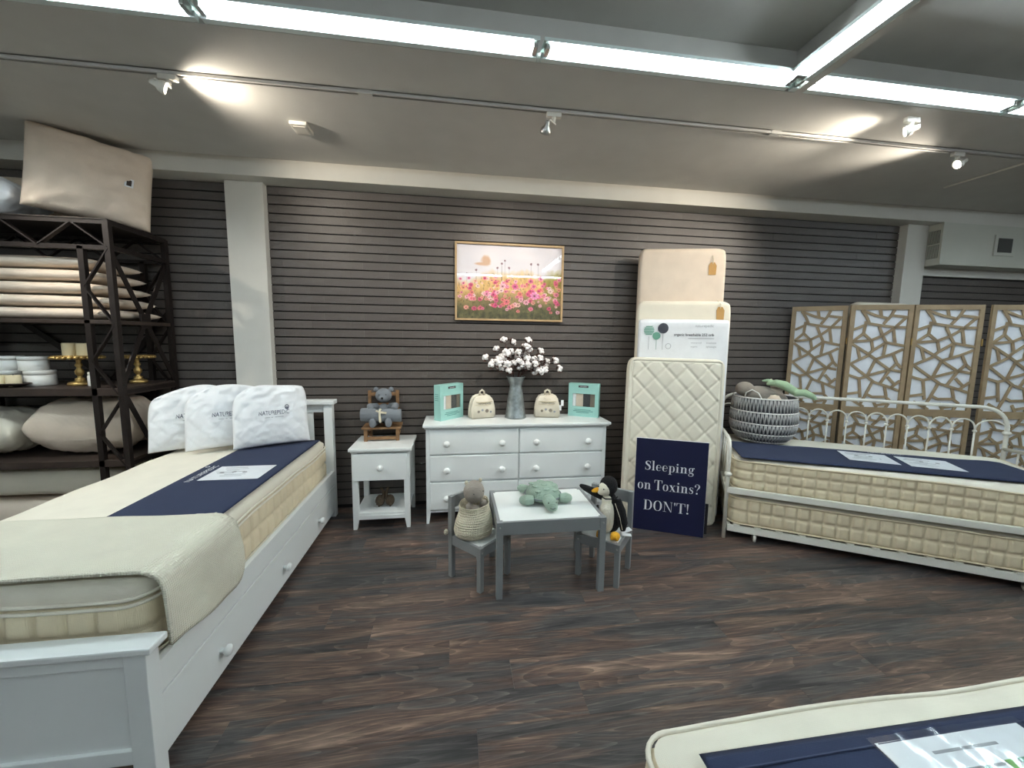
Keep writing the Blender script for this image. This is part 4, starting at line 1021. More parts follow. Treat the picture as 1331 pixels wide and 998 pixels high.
# high-contrast serif letters built from strokes
class Ink:
    def __init__(s): s.bm = B(); s.f = None
    def V(s, x, z): return s.bm.verts.new((s.ox+x*s.sz, s.y, s.oz+z*s.sz))
    def rect(s, x0, z0, x1, z1): s.bm.faces.new([s.V(*p) for p in ((x0, z0), (x1, z0), (x1, z1), (x0, z1))])
    def quad(s, *p): s.bm.faces.new([s.V(*q) for q in p])
    def stroke(s, pts, wid):
        n = len(pts); A = []
        for i, p in enumerate(pts):
            a, b_ = pts[max(0, i-1)], pts[min(n-1, i+1)]; dx, dz = b_[0]-a[0], b_[1]-a[1]; l = math.hypot(dx, dz) or 1
            h_ = wid[i]/2; A.append((s.V(p[0]-dz/l*h_, p[1]+dx/l*h_), s.V(p[0]+dz/l*h_, p[1]-dx/l*h_)))
        for i in range(n-1): s.bm.faces.new((A[i][0], A[i][1], A[i+1][1], A[i+1][0]))
    def arc(s, cx, cz, rx, rz, a0, a1, thick, thin, side=0, n=28):
        pts, wd = [], []
        for k in range(n+1):
            a = math.radians(a0+(a1-a0)*k/n); c = math.cos(a)
            e = abs(c) if side == 0 else max(0, c*side)
            wd.append(thin+(thick-thin)*e**1.6); pts.append((cx+(rx-wd[-1]/2)*c, cz+(rz-thin/2)*math.sin(a)))
        s.stroke(pts, wd)
    def dot(s, cx, cz, r): s.bm.faces.new([s.V(cx+r*math.cos(2*PI*k/14), cz+r*math.sin(2*PI*k/14)) for k in range(14)])
    def ess(s, sx, sz):
        c = [(.47, .80), (.44, .90), (.36, .965), (.27, .975), (.17, .94), (.115, .85), (.115, .75), (.16, .66), (.26, .57), (.36, .48), (.43, .38), (.44, .25), (.39, .11), (.29, .03), (.20, .025), (.12, .07), (.07, .17)]
        wd = [.03, .035, .04, .045, .07, .11, .13, .15, .16, .16, .15, .13, .09, .045, .04, .035, .03]
        s.stroke([(x*sx, z*sz) for x, z in c], [w*sx for w in wd]); s.rect(.455*sx, .72*sz, .485*sx, .97*sz); s.rect(.055*sx, .03*sz, .085*sx, .30*sz)
    def glyph(s, ch):
        T, t = .135, .03
        if ch == 'S': s.ess(1.12, 1.0); return .60
        if ch == 's': s.ess(.80, .63); return .45
        if ch == 'l': s.rect(.10, 0, .10+T, 1.04); s.rect(0, 0, .33, t); s.rect(0, 1.01, .14, 1.04); return .36
        if ch == 'e': s.arc(.25, .315, .235, .325, 5, 322, T, t, -1); s.rect(.10, .315, .475, .345); s.arc(.25, .315, .235, .325, 0, 60, .05, t, 1, 8); return .53
        if ch == 'o': s.arc(.27, .315, .255, .325, 0, 360, T, t); return .57
        if ch == 'p': s.rect(.09, -.30, .09+T, .63); s.rect(0, -.30, .32, -.27); s.rect(0, .60, .12, .63); s.arc(.33, .315, .235, .325, -145, 145, T, t, 1); return .61
        if ch == 'i': s.rect(.09, 0, .09+T, .63); s.rect(0, 0, .32, t); s.rect(0, .60, .12, .63); s.dot(.155, .86, .085); return .36
        if ch == 'n':
            s.rect(.09, 0, .09+T, .63); s.rect(0, 0, .31, t); s.rect(0, .60, .12, .63); s.rect(.42, 0, .42+T, .46); s.rect(.34, 0, .65, t)
            s.stroke([(.215, .44), (.27, .56), (.36, .61), (.44, .585), (.487, .50), (.487, .44)], [.03, .035, .05, .09, .135, .135]); return .68
        if ch == 'g':
            s.arc(.24, .42, .20, .215, 0, 360, .115, t); s.dot(.50, .60, .055); s.stroke([(.36, .58), (.43, .625), (.50, .62)], [.03, .03, .03])
            s.stroke([(.14, .24), (.08, .17), (.10, .10), (.20, .075), (.34, .06), (.43, .01), (.45, -.10), (.39, -.21), (.26, -.265), (.12, -.25), (.04, -.17), (.06, -.07), (.13, .0)], [.03, .04, .07, .10, .11, .11, .08, .05, .035, .045, .06, .05, .03]); return .56
        if ch == 'T': s.rect(0, .965, .74, 1.0); s.rect(.29, 0, .29+.155, 1.0); s.rect(.19, 0, .545, t); s.quad((0, 1), (0, .70), (.03, .70), (.09, 1)); s.quad((.74, 1), (.74, .70), (.71, .70), (.65, 1)); return .74
        if ch == 'x': s.quad((.04, .63), (.20, .63), (.55, 0), (.39, 0)); s.stroke([(.10, .01), (.47, .62)], [.035, .035]); s.rect(0, .60, .26, .63); s.rect(.36, .60, .57, .63); s.rect(0, 0, .22, t); s.rect(.32, 0, .60, t); return .61
        if ch == '?':
            s.stroke([(.07, .74), (.08, .86), (.16, .955), (.27, .975), (.38, .92), (.43, .80), (.41, .66), (.33, .54), (.25, .43), (.235, .30)], [.09, .06, .035, .035, .08, .14, .13, .08, .04, .03]); s.dot(.09, .76, .07); s.dot(.235, .085, .085); return .52
        if ch == 'D': s.rect(.10, 0, .10+.15, 1.0); s.rect(0, 0, .36, t); s.rect(0, .97, .36, 1.0); s.arc(.34, .5, .40, .50, -90, 90, .155, t, 1); return .80
        if ch == 'O': s.arc(.38, .5, .365, .51, 0, 360, .155, t); return .80
        if ch == 'N': s.rect(.12, 0, .15, 1.0); s.rect(.69, 0, .72, 1.0); s.quad((.06, 1.0), (.24, 1.0), (.72, .0), (.66, 0)); s.rect(0, 0, .27, t); s.rect(.60, .97, .80, 1.0); s.rect(0, .97, .2, 1.0); return .84
        if ch == "'": s.dot(.10, .94, .065); s.quad((.035, .93), (.165, .93), (.11, .66), (.09, .66)); return .20
        if ch == '!': s.quad((.07, .96), (.23, .96), (.165, .28), (.135, .28)); s.dot(.15, .94, .08); s.dot(.15, .085, .085); return .32
        return .30
    def line(s, txt, x0, x1, z, cap, y):
        """fit txt between x0 and x1 with its baseline at z"""
        s.sz, s.ox, s.oz, s.y = 0.0, 0, 0, y
        tmp = Ink(); tmp.sz, tmp.ox, tmp.oz, tmp.y = 1, 0, 0, 0; adv = sum((tmp.glyph(c)+.045) for c in txt); tmp.bm.free()
        kx = (x1-x0)/adv; x = x0
        for c in txt:
            n0 = len(s.bm.verts); s.sz = 1; s.ox = 0; s.oz = 0; a = s.glyph(c)+.045
            s.bm.verts.ensure_lookup_table()
            for v in s.bm.verts[n0:]: v.co.x = x+v.co.x*kx; v.co.z = z+v.co.z*cap
            x += a*kx
def sign():
    a, b_ = Vector((1.373, -.633, 0)), Vector((1.832, -.846, 0)); d = b_-a; w_ = d.length; h = .72
    t = thing('board_sign', 'navy board sign with white serif lettering leaning against the quilted mattress', 'sign', (a+b_)/2, math.atan2(d.y, d.x))
    R_ = (-.02, 0, 0)
    bm = B(); box(bm, -w_/2, .002, 0, w_/2, .014, h); obj('board', bm, 'print_white', t, rot=R_)
    bm = B(); box(bm, -w_/2+.001, 0, .001, w_/2-.001, .003, h-.001); f = obj('face', bm, 'sign_navy', t, rot=R_)
    for txt, x0, x1, zb, cap in (('Sleeping', .135, .835, .338, .098), ('on', .045, .250, .548, .108), ('Toxins?', .285, .925, .548, .108), ("DON'T!", .145, .800, .772, .108)):
        k = Ink(); k.line(txt, -w_/2+x0*w_, -w_/2+x1*w_, h*(1-zb), cap*h, -.0008)
        obj('lettering', k.bm, 'print_white', f)
    # small framed blackboard behind it
    t = thing('framed_blackboard', 'small blackboard with wooden frame standing behind the navy sign', 'blackboard', (a+b_)/2+Vector((.012, .027, 0)), math.atan2(d.y, d.x))
    W2, H2 = .56, .27
    bm = B(); box(bm, -W2/2+.015, .004, .015, W2/2, .014, H2-.02); obj('panel', bm, 'black', t)
    for q in ((-W2/2, 0, -W2/2+.018, H2), (-W2/2, H2-.018, W2/2-.06, H2), (-W2/2, 0, W2/2-.06, .018)):
        bm = B(); box(bm, q[0], 0, q[1], q[2], .016, q[3], .001); obj('frame', bm, 'oak_frame', t)
    t = thing('wood_block', 'small brown wooden block on the floor between dresser and leaning mattresses', 'wood block', (1.30, -.41, 0), .5)
    bm = B(); hexa(bm, [(-.06, -.03, 0), (.06, -.03, 0), (.06, .03, 0), (-.06, .03, 0)], [(-.02, -.02, .15), (.055, -.02, .17), (.055, .02, .17), (-.02, .02, .15)]); obj('block', bm, 'rustic_wood', t)
    bm = B(); box(bm, -.05, -.034, .03, .05, -.028, .045); obj('groove', bm, 'dark_wood', t)
sign()

# ---------------- white metal daybed with trundle ----------------
DA = math.radians(-31.3); D0 = Vector((1.991, -.853, 0)); DL, DW = 1.955, .985
du, dv = Vector((math.cos(DA), math.sin(DA), 0)), Vector((-math.sin(DA), math.cos(DA), 0))
def DP(s, t_, z): return D0+du*s+dv*t_+Vector((0, 0, z))
def curve(p0, p1, p2, n=8): return [Vector(p0)*(1-k/n)**2+Vector(p1)*2*(k/n)*(1-k/n)+Vector(p2)*(k/n)**2 for k in range(n+1)]
def daybed():
    t = thing('metal_daybed', 'white metal daybed with arched spindles along the back', 'daybed', D0, DA)
    W = 'white_metal'
    bm = B(); tube(bm, [(DL, DW, 0), (DL, DW, .78)]+curve((DL, DW, .80), (DL, DW, .978), (DL-.17, DW, .982))+curve((.17, DW, .982), (0, DW, .978), (0, DW, .80))+[(0, DW, 0)], .014, 12); obj('back_frame', bm, W, t, True)
    for s in (0, DL):
        bm = B(); tube(bm, [(s, 0, 0), (s, 0, .60)]+curve((s, 0, .62), (s, 0, .735), (s, .13, .735))+[(s, .5, .715), (s, DW, .665)], .013, 12); obj('arm', bm, W, t, True)
        for k in range(1, 7):
            y = DW*k/7; bm = B(); tube(bm, [(s, y, .375), (s, y, .730-.065*k/7)], .006, 8); obj('side_spindle', bm, W, t, True)
        bm = B(); box(bm, s-.012, .01, .345, s+.012, DW-.01, .385); obj('side_rail', bm, W, t)
        for y, z in ((0, .49), (DW, .79)):
            bm = B(); ell(bm, (s, y, z), (.026, .026, .020), None, 14, 10); obj('ball_joint', bm, W, t, True)
    for y in (0, DW):
        bm = B(); box(bm, 0, y-.012, .350, DL, y+.016, .392, .003); obj('long_rail', bm, W, t)
    ks = [.037+.1338*k for k in range(14)]; ks[0] = 0; ks.append(DL)
    for i, s in enumerate(ks):
        if 0 < i < len(ks)-1:
            bm = B(); tube(bm, [(s, DW, .375), (s, DW, .79)], .006, 8); obj('spindle', bm, W, t, True)
            bm = B(); ell(bm, (s, DW, .790), (.014, .014, .012), None, 12, 8); obj('knuckle', bm, W, t, True)
        if i < len(ks)-1:
            r_ = (ks[i+1]-s)/2; bm = B(); tube(bm, [(s+r_-r_*math.cos(PI*k/14), DW, .79+.092*math.sin(PI*k/14)**.8) for k in range(15)], .006, 8); obj('arch', bm, W, t, True)
    for k in range(12):
        x = .08+k*(DL-.16)/11; bm = B(); box(bm, x-.02, .012, .360, x+.02, DW-.012, .372); obj('deck_slat', bm, W, t)
    t = thing('rolling_trundle', 'low white metal trundle on casters under the daybed', 'trundle', D0, DA)
    for y in (.004, .90):
        bm = B(); box(bm, .02, y, .056, DL-.04, y+.022, .104, .002); obj('long_rail', bm, W, t)
    for x in (.02, DL-.062):
        bm = B(); box(bm, x, .026, .056, x+.022, .90, .104); obj('end_rail', bm, W, t)
    for k in range(14):
        x = .08+k*(DL-.2)/13; bm = B(); box(bm, x-.02, .0, .104, x+.02, .92, .114); obj('slat', bm, W, t)
    for x in (.20, 1.60):
        for y in (.015, .905):
            bm = B(); bar(bm, (x-.012, y, .06), (x-.012, y, .028), .003, .03); bar(bm, (x+.012, y, .06), (x+.012, y, .028), .003, .03); cs = obj('caster', bm, 'steel', t)
            bm = B(); lathe(bm, [(.001, -.008), (.024, -.008), (.026, 0), (.024, .008), (.001, .008)], 16, (x, y, .026), rot(0, PI/2, 0)); obj('wheel', bm, 'white_metal', cs, True)
    for z, L_, W_, H_, cx, cy, lab, sd in ((.374, 1.86, .912, .220, DL/2, .494, 'cream quilted mattress on top of the white metal daybed', 4), (.116, 1.85, .88, .200, DL/2-.02, .462, 'cream quilted mattress on the low trundle frame', 5)):
        m = thing('daybed_mattress', lab, 'mattress', DP(cx, cy, z), DA)
        mattress(m, L_, W_, H_, cell=.075, rows=3 if sd == 4 else 2, side='beige_quilt', top='mattress_top' if sd == 4 else 'greenish_cream', pipes=(.006, H_-.004), pipe_side=True, wav=.010 if sd == 4 else .004, seed=sd, r=.07)
    m = thing('mattress_banner', 'navy fabric banner laid across the daybed mattress beside the basket', 'banner', DP(.93, .350, .622), DA+.10)
    obj('banner_cloth', banner_mesh(1.76, .50, .014, 6.1, .005), 'navy_fabric', m, True)
    card(m, .285, .255, -.0, .035, .0085, -.10, 8, 7, [(-.2, .1, .012, 'print_grey'), (.1, .12, .012, 'print_grey')])
    card(m, .285, .255, .335, .0, .0085, -.10, 9, 7, [(-.1, .1, .012, 'print_grey'), (.2, .1, .012, 'print_grey')])
    me = text_mesh('NATUREPEDIC', .034, 'CENTER'); mobj('lettering', me, 'paper', m, loc=(.19, .195, .0085))
daybed()
def basket():
    c = DP(.31, .710, .632)
    t = thing('wicker_basket', 'round grey woven basket with white hoops and handle on the daybed', 'basket', c, DA)
    prof = [(.185, .0), (.232, .055), (.250, .13), (.248, .22), (.238, .32), (.235, .365)]
    def Rz(z):
        for i in range(len(prof)-1):
            if prof[i][1] <= z <= prof[i+1][1]:
                f = (z-prof[i][1])/(prof[i+1][1]-prof[i][1]); return prof[i][0]+(prof[i+1][0]-prof[i][0])*f
        return prof[-1][0]
    bm = B(); lathe(bm, [(.02, .004)]+[(r_-.012, z+.004) for r_, z in prof]+[(r_-.018, z+.004) for r_, z in prof[::-1]]+[(.02, .012)], 36); obj('liner', bm, 'basket_dark', t, True)
    for z in (.0, .070, .155, .250, .364):
        bm = B(); r_ = Rz(z); tube(bm, [(r_*math.cos(2*PI*k/40), r_*math.sin(2*PI*k/40), z+.004) for k in range(40)], .0055, 6, True); obj('hoop', bm, 'basket_white', t, True)
    bm = B(); lv = (.0, .070, .155, .250, .364)
    for b_ in range(4):
        for k in range(56):
            a0, a1 = 2*PI*k/56, 2*PI*(k+.5)/56
            for p, q in ((a0, a1), (a1, 2*PI*(k+1)/56), (a0, a0+.02)):
                z0, z1 = (lv[b_], lv[b_+1]) if p == a0 else (lv[b_+1], lv[b_]); r0, r1 = Rz(z0), Rz(z1); rm = Rz((z0+z1)/2)+.003; m_ = (p+q)/2
                tube(bm, [(r0*math.cos(p), r0*math.sin(p), z0+.004), (rm*math.cos(m_), rm*math.sin(m_), (z0+z1)/2+.004), (r1*math.cos(q), r1*math.sin(q), z1+.004)], .0036, 5)
    tag(obj('wire_weave', bm, 'basket_grey', t, True), kind='stuff')
    for s in (-1,):
        bm = B(); tube(bm, [(s*.17+.0, -.165, .362), (s*.15-.01, -.172, .41), (s*.15+.03, -.172, .435), (s*.15+.075, -.185, .41), (s*.15+.10, -.205, .362)], .005, 8); obj('handle', bm, 'basket_white', t, True)
    t = thing('taupe_plush', 'taupe plush animal lying in the woven basket', 'soft toy', c+Vector((0, 0, .18)), DA)
    blob('body', [('e', (-.04, .0, .20), (.13, .085, .075)), ('e', (-.155, -.02, .245), (.075, .07, .062)), ('t', [(.02, .02, .20), (.10, .04, .205), (.13, .05, .20)], [.045, .042, .03]), ('e', (.05, .03, .16), (.13, .12, .07)), ('e', (.10, .06, .27), (.055, .05, .05))], 'knit_taupe', t, .008)
    bm = B(); ell(bm, (0, 0, 0), (.012, .01, .022)); obj('ear_tip', bm, 'knit_cream', t, True, (.045, .04, .315))
    t = thing('lizard_plush', 'pale green knitted plush with long tail draped over the basket rim', 'soft toy', c+Vector((0, 0, .192)), DA)
    blob('body', [('t', [(.0, -.04, .285), (.06, -.07, .300), (.12, -.08, .285), (.18, -.07, .245), (.225, -.06, .218)], [.012, .030, .036, .034, .030]), ('t', [(.19, -.08, .225), (.26, -.085, .232), (.315, -.085, .205), (.34, -.085, .180)], [.030, .030, .024, .012]),
                  ('t', [(.06, -.05, .295), (.01, -.01, .312), (-.03, .0, .306)], [.022, .016, .007])], 'pale_green_knit', t, .006)
    t = thing('ribbed_toy', 'small cream ribbed toy peeking over the basket rim', 'soft toy', c+Vector((0, 0, .16)), DA)
    bm = B(); lathe(bm, [(.02, -.05)]+[(.044+.006*math.cos(k*PI), -.05+.012*k) for k in range(8)]+[(.03, .05)], 20, (.045, -.150, .185)); obj('ribbed_body', bm, 'natural_cotton', t, True)
    bm = B(); ell(bm, (.045, -.160, .232), (.012, .010, .010)); obj('knot', bm, 'knit_cream', t, True)
basket()

# ---------------- folding screen ----------------
def lattice_segments():
    P = [[(165,97),(215,160),(240,215)],[(180,105),(300,145),(425,172)],[(345,97),(355,155)],[(482,97),(445,150),(375,218)],[(460,145),(602,160)],[(210,210),(335,228),(480,245),(592,245)],[(585,165),(480,252),(372,315)],[(88,266),(205,225)],[(208,195),(185,298)],[(185,300),(82,368)],[(185,300),(262,362)],[(78,372),(265,356)],[(260,357),(370,315)],[(335,240),(365,310),(402,376)],[(262,358),(276,440)],[(402,374),(270,450),(240,475)],[(405,375),(572,402)],[(470,262),(486,380)],[(72,390),(220,470),(305,522)],[(402,376),(375,495)],[(300,522),(465,472),(562,432)],[(128,428),(150,515)],[(58,565),(250,482)],[(300,525),(430,605),(540,622)],[(302,525),(225,665)],[(58,565),(210,668),(290,720),(430,758),(524,788)],[(215,668),(440,608)],[(470,473),(505,552),(548,592)],[(510,548),(435,615),(348,730)],[(420,672),(485,735)],[(450,765),(535,703)],[(42,665),(145,692),(215,675)],[(145,692),(158,860)],[(275,718),(200,850),(150,930)],[(18,832),(145,815)],[(392,755),(408,845)],[(222,828),(270,850),(400,846),(450,885)],[(65,880),(190,945)],[(285,885),(312,955)],[(300,925),(430,903),(400,955)]]
    out = []
    for pl in P:
        q = []
        for x, y in pl:
            xl = 103-88*(y-97)/833; xr = 612-102*(y-97)/850
            q.append(((x-xl)/(xr-xl), 1-(y-97)/845))
        out.append(q)
    return out
LAT = lattice_segments()
def screen():
    H, ST, ZM0, ZM1 = 1.795, .034, .832, .895
    pan = [((3.165, -.035), (3.484, -.294)), ((3.466, -.335), (3.897, -.500)), ((3.912, -.500), (4.400, -.650)), ((4.450, -.668), (4.93, -.775))]
    t = thing('folding_screen', 'four-panel wooden folding screen with irregular lattice over white linen', 'room divider', (3.165, -.035, 0))
    O = Vector((3.165, -.035, 0))
    for a, b_ in pan:
        a, b_ = Vector((a[0], a[1], 0)), Vector((b_[0], b_[1], 0)); d = b_-a; w_ = d.length
        bm = B(); e = .010
        box(bm, 0, -e, 0, ST, e, H); box(bm, w_-ST, -e, 0, w_, e, H); box(bm, ST, -e, H-.042, w_-ST, e, H); box(bm, ST, -e, ZM0, w_-ST, e, ZM1); box(bm, ST, -e, .08, w_-ST, e, .13)
        p = obj('panel', bm, 'screen_wood', t, loc=a-O, rot=(0, 0, math.atan2(d.y, d.x)))
        for z0, z1 in ((ZM1, H-.042), (.13, ZM0)):
            bm = B()
            for q in LAT:
                pts = [(ST+max(0, min(1, u))*(w_-2*ST), z0+max(0, min(1, v))*(z1-z0)) for u, v in q]
                for i in range(len(pts)-1):
                    if (Vector(pts[i])-Vector(pts[i+1])).length > .01: bar(bm, (pts[i][0], -.003, pts[i][1]), (pts[i+1][0], -.003, pts[i+1][1]), .008, .0215, (0, 0, 1) if abs(pts[i+1][0]-pts[i][0]) > .3*abs(pts[i+1][1]-pts[i][1]) else (1, 0, 0))
            obj('lattice', bm, 'screen_wood', p)
            bm = B(); box(bm, ST, .004, z0, w_-ST, .0065, z1); obj('linen', bm, 'linen', p)
    for i in range(3):
        b_ = Vector((pan[i][1][0], pan[i][1][1], 0))-O
        for z in (.35, 1.45):
            bm = B(); tube(bm, [b_+Vector((.006, -.012, z)), b_+Vector((.006, -.012, z+.06))], .006, 8); obj('hinge', bm, 'gold', t)
screen()
t, S_, w_ = slab_thing('upright_mattress', 'cream mattress standing behind the folding screen, only its top edge showing', (3.66, -.215), (4.262, -.215), 1.845, .10, 0, 'cream_fabric', corner=.05)

# ---------------- mattress in the foreground ----------------
def front_bed():
    t = thing('platform_base', 'low white platform under the mattress with clear card pockets', 'bed base', (1.40, -3.17, 0))
    for x in (-.93, .87):
        for y in (-.44, .38):
            bm = B(); box(bm, x, y, 0, x+.06, y+.06, .22, .003); obj('leg', bm, 'white_paint', t)
    bm = B(); box(bm, -.95, -.46, .22, .95, .46, .33, .004); obj('platform', bm, 'white_paint', t)
    t = thing('display_mattress', 'cream mattress with piped edge and navy banner holding clear card pockets', 'mattress', (1.385, -3.17, .33))
    mattress(t, 1.94, .965, .255, cell=.085, rows=2, pipes=(.008, .19, .248), wav=.022, seed=9, top='greenish_cream', r=.05)
    t = thing('pocket_banner', 'navy banner with clear pockets of printed cards on the piped mattress', 'banner', (1.40, -3.03, .616), -.0)
    obj('banner_cloth', banner_mesh(1.82, .535, .016, 3.7, .006), 'navy_fabric', t, True)
    bm = B(); tube(bm, [(-.88, .225, .008), (-.3, .230, .010), (.3, .228, .010), (.88, .225, .008)], .0022, 6); obj('hem_stitch', bm, 'print_navy', t)
    x = -.36
    for k in range(2):
        cx = x+.42*k
        dots = [(-.36+.085*i, .18, .013, 'print_green' if i else 'print_grey') for i in range(5)]
        c = card(t, .36, .25, cx, .105, .0095, .0, 20+k, 5, dots)
        for i, (u, m) in enumerate(((.16, 'print_leaf'), (.25, 'print_green'), (.33, 'print_green'))):
            bm = B(); box(bm, u*.36-.012, .038, .0016, u*.36+.010, .062, .0023); obj('printed_block', bm, m, c)
        r_ = random.Random(40+k); bm = B(); nx, ny = 26, 14; g = []
        for i in range(nx+1):
            for j in range(ny+1):
                u, v = i/nx, j/ny
                g.append(bm.verts.new((-.19+.38*u, -.135+.27*v, .004+.004*abs(noise.noise(Vector((u*9+k*5+v*1.5, v*1.2, 2)))))))
        for i in range(nx):
            for j in range(ny): bm.faces.new((g[i*(ny+1)+j], g[(i+1)*(ny+1)+j], g[(i+1)*(ny+1)+j+1], g[i*(ny+1)+j+1]))
        obj('clear_pocket', bm, 'clear_film', t, True, (cx, .105, .0098))
front_bed()
# ---------------- dark metal shelf at the left ----------------
def shelf():
    XR, XL, YFr, YB = -2.135, -3.45, -.535, -.045
    t = thing('shelf_unit', 'dark metal truss shelf unit stacked with bedding beside the bed', 'shelf', ((XR+XL)/2, (YFr+YB)/2, 0))
    O = Vector(((XR+XL)/2, (YFr+YB)/2, 0))
    def seg(bm, a, b_, w1=.03, w2=.008): bar(bm, Vector(a)-O, Vector(b_)-O, w1, w2)
    ZT = 2.15
    for sgn, xo in ((1, XR), (-1, XL)):
        xi = xo-sgn*.150
        for y in (YFr, YB):
            bm = B(); seg(bm, (xo, y, 0), (xo, y, ZT), .032, .032); obj('post', bm, 'dark_metal', t)
            bm = B(); seg(bm, (xi, y, 0), (xi, y, 1.99), .032, .030); obj('post', bm, 'dark_metal', t)
            z = .1; k = 0
            while z < 1.95:
                a, b_ = ((xi, xo) if k % 2 else (xo, xi)); bm = B(); seg(bm, (a, y-.004, z), (b_, y-.004, min(z+.235, 1.98)), .028, .008); obj('zigzag_brace', bm, 'dark_metal', t); z += .235; k += 1
        for z0, z1 in ((.12, 1.09), (1.11, 1.98)):
            for ya, yb in ((YFr, YB), (YB, YFr)):
                bm = B(); seg(bm, (xo, ya, z0), (xo, yb, z1), .008, .034); obj('cross_brace', bm, 'dark_metal', t)
            bm = B(); box(bm, xo-.006-O.x, (YFr+YB)/2-.045-O.y, (z0+z1)/2-.05, xo+.006-O.x, (YFr+YB)/2+.045-O.y, (z0+z1)/2+.05, .004); obj('gusset_plate', bm, 'dark_metal', t)
        for z in (1.99, ZT-.012, 1.08, .60):
            bm = B(); seg(bm, (xo, YFr, z), (xo, YB, z), .03, .026); obj('end_rail', bm, 'dark_metal', t)
    for y in (YFr, YB):
        for z in (1.985, 2.14):
            bm = B(); seg(bm, (XL, y, z), (XR, y, z), .03, .026); obj('girder_rail', bm, 'dark_metal', t)
        n = 7; L = (XR-XL)/n
        for k in range(n):
            a, b_ = (1.99, 2.135) if k % 2 else (2.135, 1.99); bm = B(); seg(bm, (XL+k*L, y-.004, a), (XL+(k+1)*L, y-.004, b_), .028, .008); obj('girder_brace', bm, 'dark_metal', t)
    bm = B(); seg(bm, (-2.58, YB+.02, 1.10), (-2.15, YB+.02, 1.62), .006, .04); obj('rear_brace', bm, 'dark_metal', t)
    bm = B(); seg(bm, (-3.2, YB+.02, 1.60), (-2.58, YB+.02, 1.10), .006, .04); obj('rear_brace', bm, 'dark_metal', t)
    for z0, z1, m in ((2.145, 2.16, 'dark_metal'), (1.515, 1.54, 'dark_wood'), (1.055, 1.105, 'dark_wood'), (.585, .63, 'dark_wood'), (.10, .135, 'dark_wood')):
        bm = B(); box(bm, XL-.01-O.x, YFr-.015-O.y, z0, XR+.01-O.x, YB+.01-O.y, z1, .003); obj('shelf_board', bm, m, t)
    return t
shelf()
def pillow(name, label, loc, w_, h, th, rotv, m, seed, amp=.012, flat=False, group=None, cat='pillow', p=2.6, pinch=.05):
    t = thing(name, label, cat, loc, 0, group); bm = B()
    cushion(bm, w_, h, th, p=p, q=.42, nu=30, nv=26, dense=1.25, pinch=pinch, disp=wrinkle(seed, amp, 3.0))
    if flat: bmesh.ops.rotate(bm, verts=bm.verts[:], cent=(0, 0, 0), matrix=rot(-PI/2, 0, 0))
    bmesh.ops.rotate(bm, verts=bm.verts[:], cent=(0, 0, 0), matrix=rot(*rotv))
    zmin = min(v.co.z for v in bm.verts)
    for v in bm.verts: v.co.z -= zmin
    obj('pillow_case', bm, m, t, True)
    return t
# on top of the shelf
t = pillow('large_pillow', 'big beige pillow standing on top of the dark shelf, reaching the ceiling', (-2.335, -.345, 2.161), .58, .52, .24, (-.10, .10, .60), 'natural_cotton', 3, .020, pinch=.015)
bm = B(); box(bm, -.022, -.003, -.028, .022, .0, .028, .002); g = obj('sewn_label', bm, 'print_white', t, loc=(.205, .012, .285), rot=(-.10, .15, .60))
bm = B(); box(bm, -.012, -.005, -.020, .012, -.003, .018); obj('label_print', bm, 'dark_wood', g)
bm = B(); tube(bm, [(-.16, -.125, .505), (-.05, -.06, .515), (.06, .01, .51), (.16, .08, .49)], .004, 6); obj('zip_seam', bm, 'natural_cotton', t, True)
pillow('white_pillow', 'white pillow lying on top of the dark shelf beside the big beige pillow', (-2.91, -.42, 2.161), .56, .32, .25, (0, .10, .1), 'white_cotton', 4, .014, True)
pillow('flat_pillow', 'beige pillow propped behind the white pillow on top of the shelf', (-2.84, -.11, 2.161), .62, .36, .12, (-.1, 0, 0), 'natural_cotton', 5, .012)
# five folded toppers
zs = 1.541
for k in range(5):
    ends = ['lowest of the five folded beige toppers stacked under the shelf top', 'second from the bottom of the five folded beige toppers on the shelf', 'middle one of the five folded beige toppers on the shelf', 'second from the top of the five folded beige toppers on the shelf', 'uppermost of the five folded beige toppers stacked under the shelf top']
    w_ = .98-.03*k; pillow('folded_topper', ends[k], (-2.65-.012*k, -.29, zs), w_, .41, .076, (0, 0, .02*math.sin(k*2)), 'natural_cotton', 20+k, .0025, True, 'folded toppers on the shelf', 'topper', 5)
    zs += .0805
# middle shelf
def tub(loc, r_, h, label, m='ceramic_white'):
    t = thing('round_tub', label, 'tub', loc, 0, 'round white tubs on the shelf')
    bm = B(); lathe(bm, [(.01, 0), (r_-.003, 0), (r_, .004), (r_, h*.72)], 28); obj('tub_body', bm, m, t, True)
    bm = B(); lathe(bm, [(r_+.0012, h*.72), (r_+.0012, h-.003), (r_-.003, h), (.01, h)], 28); obj('lid', bm, m, t, True)
SZ = 1.106
tub((-2.742, -.36, SZ), .074, .100, 'lower round white tub standing next to the gold cake stand')
tub((-2.772, -.36, SZ+.1005), .070, .092, 'upper round white tub stacked on the tub next to the cake stand')
tub((-2.935, -.34, SZ), .072, .100, 'lower round white tub behind the dark tray')
tub((-2.925, -.34, SZ+.1005), .066, .094, 'upper round white tub stacked behind the dark tray')
t = thing('dark_tray', 'dark shallow tray with upturned edge on the shelf', 'tray', (-2.83, -.475, SZ))
bm = B(); lathe(bm, [(.01, 0), (.07, .0), (.128, .022), (.130, .026), (.07, .006), (.01, .006)], 32); o = obj('tray_dish', bm, 'dark_metal', t, True); o.scale = (1, .42, 1)
bm = B(); tube(bm, [(.129*math.cos(2*PI*k/36), .129*.42*math.sin(2*PI*k/36), .024) for k in range(36)], .003, 6, True); obj('tray_rim', bm, 'dark_wood', t, True)
